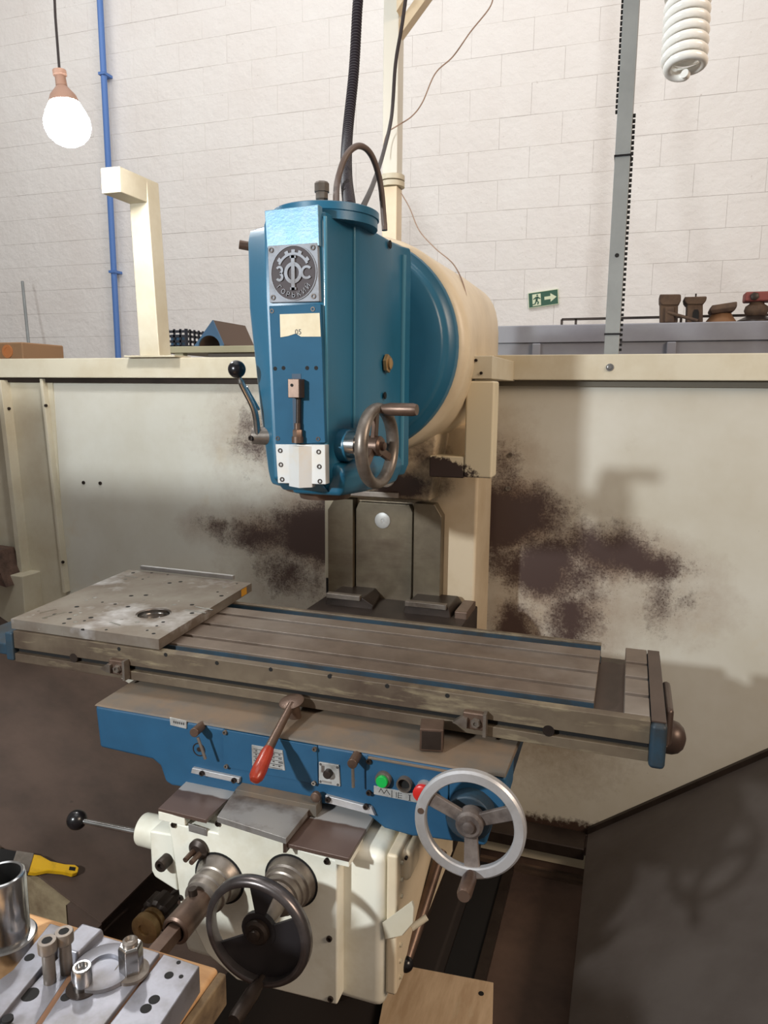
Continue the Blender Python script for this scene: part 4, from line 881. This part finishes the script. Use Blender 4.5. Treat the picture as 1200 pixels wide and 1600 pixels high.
# grey cabinet behind right rail
cy = 2.6
ct0 = at(770, 512, Y=cy); ct1 = at(1200, 498, Y=cy)
CB = thing('grey_cabinet', (.3, cy+.3, 0), 'long grey painted steel cabinet behind the right guard rail, castings on its top', 'cabinet')
zc = (ct0.z+ct1.z)/2
obj('cabinet_body', G().box(ct0.x-.3, 1.4, cy, cy+.6, 0, zc-.0), m_cab, CB, .006)
zr = at(900, 535, Y=cy).z
obj('top_panel', G().box(ct0.x-.3, 1.4, cy-.015, cy, zr, zc-.004), m_cab, CB, .003)
for x in (839, 1049):
    p = at(x, 540, Y=cy); obj('rib', G().box(p.x-.022, p.x+.022, cy-.025, cy, 1.2, zr-.004), m_cab, CB, .006)
# frame strip lying on the cabinet
fa = at(878, 497, Y=cy+.35); fb = at(1200, 492, Y=cy+.35)
g = G(); g.box(fa.x, 1.2, cy+.34, cy+.36, fb.z-.006, fb.z+.006)
for x in (878, 900, 1064): p = at(x, 500, Y=cy+.35); g.box(p.x-.006, p.x+.006, cy+.34, cy+.36, zc, fb.z)
tag(obj('low_frame', g, m_darksteel, loc=(fa.x, cy+.35, zc)), 'low dark metal frame standing on the grey cabinet behind the castings', 'frame')
def pc(x, y): p = at(x, y, Y=cy+.12); return p
def castq(name, polys, label, m=m_cast, extra=None):
    P0 = [pc(x, y) for x, y in polys[0]]; o = thing(name, (sum(p.x for p in P0)/len(P0), cy+.12, zc), label, 'casting')
    for i, pl_ in enumerate(polys):
        P = [pc(x, y) for x, y in pl_]; obj(('casting_body', 'casting_top', 'casting_rib')[min(i, 2)], G().prism([(p.x, max(p.z, zc)) for p in P], 'Y', cy+.07-i*.008, cy+.2+i*.008), m, o, .006)
    return o
o = castq('flared_casting', [[(1031, 506), (1031, 473), (1059, 473), (1058, 506)], [(1030, 474), (1030, 462), (1063, 462), (1063, 473), (1058, 479), (1034, 479)], [(1038, 506), (1038, 482), (1053, 482), (1053, 506)]], 'brown iron casting with a wide square top, leftmost on the grey cabinet')
o = castq('arched_casting', [[(1072, 506), (1073, 475), (1097, 475), (1097, 506)], [(1068, 466), (1103, 465), (1102, 472), (1096, 478), (1073, 478), (1069, 473)]], 'brown iron casting with arched opening and bolt on top, second on the cabinet')
p = pc(1086, 490); q = pc(1086, 506)
g = G().prism([(p.x-.014, zc+.001), (p.x+.014, zc+.001), (p.x+.014, p.z), (p.x+.008, p.z+.014), (p.x-.008, p.z+.014), (p.x-.014, p.z)], 'Y', cy+.064, cy+.075); obj('arch_opening', g, m_hole, o)
p = pc(1087, 466); obj('top_bolt', G().cyl(p, p+Vector((0, 0, .022)), .004), m_darksteel, o)
g = G(); a = pc(1042, 490); b = pc(1088, 503); 
tag(obj('rusty_rod', G().cyl(a+Vector((0, -.06, 0)), (b.x, cy+.03, zc+.008), .008), m_cast), 'thin rusty rod leaning against the leftmost casting on the grey cabinet', 'rod')
P = pc(1128, 490)
o = thing('capped_casting', (P.x, cy+.14, zc), 'squat rusty casting with a slanted flat cap, third on the grey cabinet', 'casting')
obj('casting_body', G().lathe((P.x, cy+.14, zc), (0, 0, 1), [(0, .075), (.012, .07), (.04, .05), (.05, .045)], 16), mat('rusty_orange', (128, 92, 62), .8), o)
obj('casting_cap', G().loft([[(P.x-.05, cy+.08, zc+.045), (P.x+.05, cy+.08, zc+.055), (P.x+.05, cy+.2, zc+.055), (P.x-.05, cy+.2, zc+.045)], [(P.x-.06, cy+.07, zc+.06), (P.x+.06, cy+.07, zc+.075), (P.x+.06, cy+.2, zc+.075), (P.x-.06, cy+.2, zc+.06)], [(P.x-.052, cy+.08, zc+.085), (P.x+.06, cy+.08, zc+.10), (P.x+.055, cy+.2, zc+.10), (P.x-.05, cy+.2, zc+.085)]]), m_cast, o, .005)
P = pc(1183, 480)
o = thing('red_topped_valve', (P.x, cy+.14, zc), 'dark round valve body topped by a red block, rightmost on the grey cabinet', 'valve')
obj('valve_foot', G().lathe((P.x, cy+.14, zc), (0, 0, 1), [(0, .085), (.012, .085), (.03, .05), (.035, .04)], 20), m_darksteel, o)
obj('valve_body', G().lathe((P.x, cy+.14, zc+.03), (0, 0, 1), [(0, .035), (.01, .048), (.03, .055), (.05, .05), (.06, .035), (.07, .03)], 24), m_cast, o)
obj('valve_head', G().box(P.x-.06, P.x+.08, cy+.09, cy+.19, zc+.10, zc+.145), m_castr, o, .008)
obj('valve_nut', G().hexn((P.x-.02, cy+.09, zc+.122), (0, -1, 0), .02, .012), m_darksteel, o)
# left shelf with arch block + crate
sy = 2.0
s0_, s1_ = at(264, 540, Y=sy), at(384, 540, Y=sy)
zs = at(300, 541, Y=sy).z
SH = thing('cream_shelf', (s1_.x, sy+.2, 0), 'cream topped shelf standing behind the left guard rail', 'shelf')
obj('shelf_top', G().box(s0_.x-.05, -.9, sy, sy+.5, zs-.033, zs), m_creamsh, SH, .003)
obj('shelf_underside', G().box(s0_.x+.2, -.95, sy+.05, sy+.45, zs-.2, zs-.034), mat('shelf_grey', (120, 112, 104), .6), SH)
for x in (s0_.x+.02, -.98): obj('shelf_leg', G().box(x, x+.05, sy+.02, sy+.06, 0, zs-.033), m_creamsh, SH)
A = [at(x, y, Y=sy+.08) for x, y in ((302, 538), (332, 500), (349, 538))]
ax0, ax1, ap = A[0].x, A[2].x, (A[1].x, A[1].z)
AB = thing('arched_block', ((ax0+ax1)/2, sy+.15, zs), 'gable-shaped metal block with blue face and brown sides on the cream shelf', 'metal block')
prof = [(ax0, zs+.001), (ap[0], ap[1]), (ax1, zs+.012), (ax1-.004, zs+.001)]
cx_ = (ax0+ax1)/2; rr_ = (ax1-ax0)*.36
arc = [(cx_+.005+rr_*math.cos(math.radians(a)), zs+.001+rr_*.9*math.sin(math.radians(a))) for a in range(0, 181, 15)]
obj('block_face', G().prism(prof+arc, 'Y', sy+.08, sy+.09), m_bluetin, AB)
obj('block_sides', G().prism([(p[0], p[1]) for p in prof+arc], 'Y', sy+.0901, sy+.42), m_browntin, AB)
CR = thing('plastic_crate', (at(285, 540, Y=sy+.2).x, sy+.2, zs), 'dark slatted plastic crate on the cream shelf beside the bent arm', 'crate')
q0, q1 = at(258, 518, Y=sy+.1), at(291, 518, Y=sy+.1)
q2 = at(312, 520, Y=sy+.25)
for (x0, x1, yy0, yy1) in ((q0.x-.1, q1.x, sy+.1, sy+.108), (q1.x-.008, q1.x, sy+.1, sy+.35)):
    g = G(); H = q0.z-zs
    for f in (.0, .3, .62, .9): g.box(x0, x1, yy0, yy1, zs+.001+H*f, zs+H*f+.014)
    nsl = 7
    for i in range(nsl):
        if x1-x0 > .02: xx = x0+(x1-x0)*i/(nsl-1); g.box(xx-.005, xx+.005, yy0, yy1, zs+.001, zs+H+.012)
        else: yy = yy0+(yy1-yy0)*i/(nsl-1); g.box(x0, x1, yy-.005, yy+.005, zs+.001, zs+H+.012)
    obj('crate_side', g, m_crate, CR)
g = G()
for f in (0., .35, .8): g.box(q1.x, q1.x+.05, sy+.345, sy+.352, zs+.001+.1*f, zs+.1*f+.014)
obj('crate_side', g, m_crate, CR)
obj('grey_insert', G().box(q0.x+.02, q1.x-.06, sy+.12, sy+.2, zs+.001, zs+.07), m_bluetin, CR)
# white rag
c = at(377, 552, Y=1.9); g = G().sph(c, .012, 10, (1, .6, 1.5))
# tan box + rod at far left
p0, p1 = at(0, 535, Y=1.8), at(36, 560, Y=1.8)
TB = thing('tan_box', (p0.x, 1.95, 0), 'tan wooden box with an orange round opening at the left edge behind the guard', 'box')
obj('box_body', G().box(p0.x-.15, p1.x, 1.8, 2.1, 0, p0.z), m_box, TB, .008)
c = at(12, 549, Y=1.8); obj('box_disc', G().lathe(c, (0, -1, 0), [(0, .035), (.004, .035), (.004, .02), (.002, .02), (.002, 0)], 24), mat('box_orange', (190, 120, 70), .7), TB)
a = at(35, 440, Y=3.7); b = at(47, 560, Y=3.5); d = (b-a)/(a.z-b.z); b2 = b+d*b.z
tag(obj('leaning_rod', G().cyl(b2, a, .012, n=10), m_greypost, loc=b2), 'slim grey rod leaning against the white wall at far left', 'rod')
# ================================================================ LOW THINGS
# brush on the left tray
def trayz(x): return .185+(-1.45-x)*.4676
def ont(x, y):
    d = ray(x, y); t = (.185+(-1.45-CP.x)*.4676-CP.z)/(d.z+.4676*d.x); return CP+d*t
nrm = Vector((.4676, 0, 1)).normalized()
b0_, b1_, b2_ = ont(2, 1357), ont(45, 1355), ont(120, 1366)
BR = thing('paint_brush', b1_, 'flat paint brush with a yellow plastic handle and black bristles on the left tray', 'brush')
d = (b2_-b1_).normalized(); t = nrm.cross(d).normalized()
def bar(pts_w, h0, h1):
    L = []; 
    for (p, w_) in pts_w: L.append([p-t*w_+nrm*h0, p+t*w_+nrm*h0, p+t*w_+nrm*h1, p-t*w_+nrm*h1])
    return L
Ld = (b2_-b1_).length
obj('brush_handle', G().loft(bar([(b1_, .030), (b1_+d*.02, .030), (b1_+d*.05, .016), (b1_+d*(Ld*.7), .013), (b1_+d*(Ld*.9), .016), (b1_+d*Ld, .008)], .003, .018)), m_yellow, BR, .003)
obj('hang_hole', G().loft(bar([(b1_+d*(Ld*.80), .006), (b1_+d*(Ld*.93), .006)], .0178, .0186)), m_hole, BR)
obj('ferrule', G().loft(bar([(b1_-d*.045, .031), (b1_+d*.002, .031)], .002, .02)), m_steel, BR, .001)
obj('bristles', G().loft(bar([(b1_-d*.12, .036), (b1_-d*.04, .030)], .001, .018)), m_bristle, BR, .002)
# plywood board
c = [at(x, y, Z=.10) for x, y in ((610, 1504), (771, 1535), (768, 1660), (582, 1650))]
WB = thing('wooden_board', ((c[0]+c[2])/2).xy.to_3d(), 'square scuffed plywood board lying low beside the cream knee at bottom centre', 'board')
obj('board_top', G().loft([[(p.x, p.y, .082) for p in c], [(p.x, p.y, .10) for p in c]]), m_wood, WB, .001)
obj('board_support', G().box(-.33, c[1].x-.03, c[2].y+.02, c[0].y-.03, 0, .082), m_woodd, WB)
kx = at(780, 1552, Z=.1); q = c[1].lerp(c[2], .2)+Vector((-.03, 0, 0)); obj('board_knot', G().cyl((q.x, q.y, .0995), (q.x, q.y, .1005), .007), m_hole, WB)
# wooden beams under the knee
a = at(330, 1548, Z=.077)
tag(obj('wooden_beam', G().box(-1.3, -.99, a.y-.12, a.y, 0, .09), m_woodd, None, .004), 'brown wooden beam on the floor under the knee handwheel', 'beam')
wp = at(588, 1520, Z=.091); tag(obj('white_chip', G().box(wp.x-.02, wp.x+.02, wp.y-.02, wp.y+.025, .079, .085), m_white, None, .002), 'small white plastic piece on the base beside the plywood board', 'plastic piece')
# ================================================================ FOREGROUND BENCH (bottom left)
BZ = .88
def bz(x, y, z=BZ): return at(x, y, Z=z)
r1, r2 = bz(335, 1521, .84), bz(252, 1489, .84)
WBn = thing('work_bench', (-.75, -.85, 0), 'wooden work bench at bottom left covered in steel fixture plates', 'bench')
e = bz(336, 1520, .84)
obj('bench_top', G().box(-1.25, e.x, -1.25, e.y+.01, .80, .84), m_woodl, WBn, .006)
obj('bench_edge', G().box(e.x, e.x+.012, -1.25, e.y+.008, .79, .836), mat('weathered_wood', (132, 112, 84), .8, 0, [((80, 64, 48), 20, .4, .7)]), WBn, .003)
for (x, y) in ((-1.2, -1.2), (-1.2, e.y-.07), (e.x-.08, -1.2), (e.x-.08, e.y-.07)): obj('bench_leg', G().box(x, x+.06, y, y+.06, 0, .8), m_woodd, WBn)
def fplate2(name, px4, z, th, m, label, group='steel plates on the bench', holes=()):
    P = [at(a, b, Z=z) for a, b in px4]; cen = sum(P, Vector())/len(P)
    T = thing(name, (cen.x, cen.y, z-th), label, 'metal plate', group)
    obj('plate_body', G().loft([[(p.x, p.y, z-th) for p in P], [(p.x, p.y, z) for p in P]]), m, T, .0015)
    for (a, b, r) in holes:
        q = at(a, b, Z=z); obj('bolt_hole', G().lathe((q.x, q.y, z-.003), (0, 0, 1), [(0, r), (.0034, r)], 16), m_hole, T)
    return T
m_bp = mat('bench_plate_steel', (140, 140, 148), .4, .5, [((98, 92, 88), 9, .45, .7)], None, (80, .15, .0006))
zA = .878
for p4 in ([(250, 1489), (257, 1491), (141, 1640), (133, 1640)], [(135, 1481), (139, 1483), (131, 1500), (40, 1640), (30, 1640)]):
    P = [at(a, b, Z=zA-.003) for a, b in p4]; obj('wood_spacer', G().loft([[(p.x, p.y, .8395) for p in P], [(p.x, p.y, zA-.003) for p in P]]), mat('brown_spacer', (118, 84, 60), .6), WBn)
fplate2('side_plate', [(256, 1490), (312, 1509), (225, 1640), (140, 1640)], zA, .037, m_bp, 'steel plate with four holes, rightmost on the bench', holes=[(264, 1524, .0055), (241, 1562, .0065), (228, 1576, .0065), (279, 1504, .0028), (283, 1526, .0028)])
fplate2('centre_plate', [(150, 1459), (250, 1488), (133, 1640), (38, 1640), (131, 1500)], zA+.002, .038, m_bp, 'steel plate with the tall hex nut on it, second from right on the bench', holes=[(172, 1484, .006), (155, 1504, .005), (156, 1521, .006), (103, 1558, .006)])
fplate2('inner_plate', [(112, 1474), (135, 1481), (30, 1640), (-34, 1640), (30, 1560)], zA-.003, .033, m_bp, 'steel plate under the two socket head screws on the bench', holes=[(47, 1554, .010), (122, 1476, .008)])
fplate2('long_plate', [(78, 1442), (112, 1452), (98, 1470), (-40, 1640), (-150, 1640), (20, 1515)], zA+.004, .040, m_bp, 'long narrow steel plate, leftmost on the bench', holes=[(46, 1496, .006), (12, 1591, .006)])
q = at(133, 1460, Z=zA+.012); tag(obj('clamp_block', G().loft([[(q.x-.022, q.y-.03, zA-.02), (q.x+.018, q.y-.03, zA-.02), (q.x+.018, q.y+.02, zA-.02), (q.x-.022, q.y+.02, zA-.02)], [(q.x-.018, q.y-.028, zA+.012), (q.x+.014, q.y-.028, zA+.012), (q.x+.014, q.y+.016, zA+.012), (q.x-.018, q.y+.016, zA+.012)]]), m_bp, None, .003), 'small bright steel clamp block behind the socket screws on the bench', 'clamp')
q = at(163, 1513, Z=zA+.004); tag(obj('ring_boss', G().lathe((q.x, q.y, zA+.0025), (0, 0, 1), [(0, .037), (.005, .037), (.006, .034), (.006, .018), (.002, .017)], 40), m_bp), 'flat steel ring set in the second plate on the bench', 'ring')
# tall hex nut on washer
q = at(206, 1520, Z=zA+.002); T = thing('hex_nut', (q.x, q.y, zA+.002), 'tall steel hex coupling nut on a washer on the bench', 'nut')
obj('washer', G().lathe((q.x, q.y, zA+.002), (0, 0, 1), [(0, .0205), (.004, .0205), (.005, .017), (.006, .013)], 28), m_steel, T)
obj('nut_body', G().hexn((q.x, q.y, zA+.008), (0, 0, 1), .0145, .034), m_chrome, T, .001); obj('stud', G().lathe((q.x, q.y, zA+.04), (0, 0, 1), [(0, .009), (.006, .009), (.008, .006), (.004, .004)], 20), m_steel, T)
q = at(130, 1545, Z=zA); T = thing('sleeve_bolt', (q.x, q.y, zA), 'short hollow socket sleeve standing in a bore in the middle of the bench', 'bolt')
obj('bore_ring', G().lathe((q.x, q.y, zA+.0), (0, 0, 1), [(.002, .019), (.0035, .019), (.0035, .012)], 28), m_darksteel, T)
obj('sleeve_body', G().lathe((q.x, q.y, zA-.002), (0, 0, 1), [(0, .0110), (.030, .0110), (.032, .010), (.032, .0075), (.026, .0065)], 24), m_chrome, T)
for (x, y, lb_) in ((78, 1530, 'socket head cap screw standing upright on the bench, left one of two'), (104, 1515, 'socket head cap screw standing upright on the bench, right one of two')):
    q = at(x, y, Z=zA); T = thing('socket_screw', (q.x, q.y, zA-.003), lb_, 'bolt', 'upright socket head screws')
    obj('screw_shank', G().cyl((q.x, q.y, zA-.003), (q.x, q.y, zA+.040), .0072), m_steel, T)
    obj('screw_head', G().lathe((q.x, q.y, zA+.036), (0, 0, 1), [(0, .0080), (.003, .0108), (.015, .0108), (.0165, .010), (.0165, .006), (.01, .0055)], 24), m_steel, T)
    obj('hex_socket', G().hexn((q.x, q.y, zA+.0505), (0, 0, 1), .0064, .0022), m_hole, T)
q = at(14, 1500, Z=.84); T = thing('steel_sleeve', (q.x, q.y, .84), 'tall polished steel tube standing at the left edge of the bench', 'tube')
obj('tube_wall', G().lathe((q.x, q.y, .84), (0, 0, 1), [(0, .028), (.121, .028), (.124, .027), (.125, .025), (.124, .0225), (.10, .0215), (.0, .0215)], 40, True), m_chrome, T)
obj('tube_base', G().lathe((q.x, q.y, .84), (0, 0, 1), [(0, .036), (.035, .036), (.037, .034), (.038, .028)], 40), m_chrome, T)
q = at(6, 1500, Z=.90); T = thing('steel_bush', (q.x-.012, q.y-.03, .84), 'short steel bush in front of the polished tube at the left edge', 'bush')
obj('bush_body', G().lathe((q.x-.012, q.y-.035, .84), (0, 0, 1), [(0, .022), (.058, .022), (.06, .020), (.06, .010), (.07, .009), (.072, .006)], 28), m_steel, T)
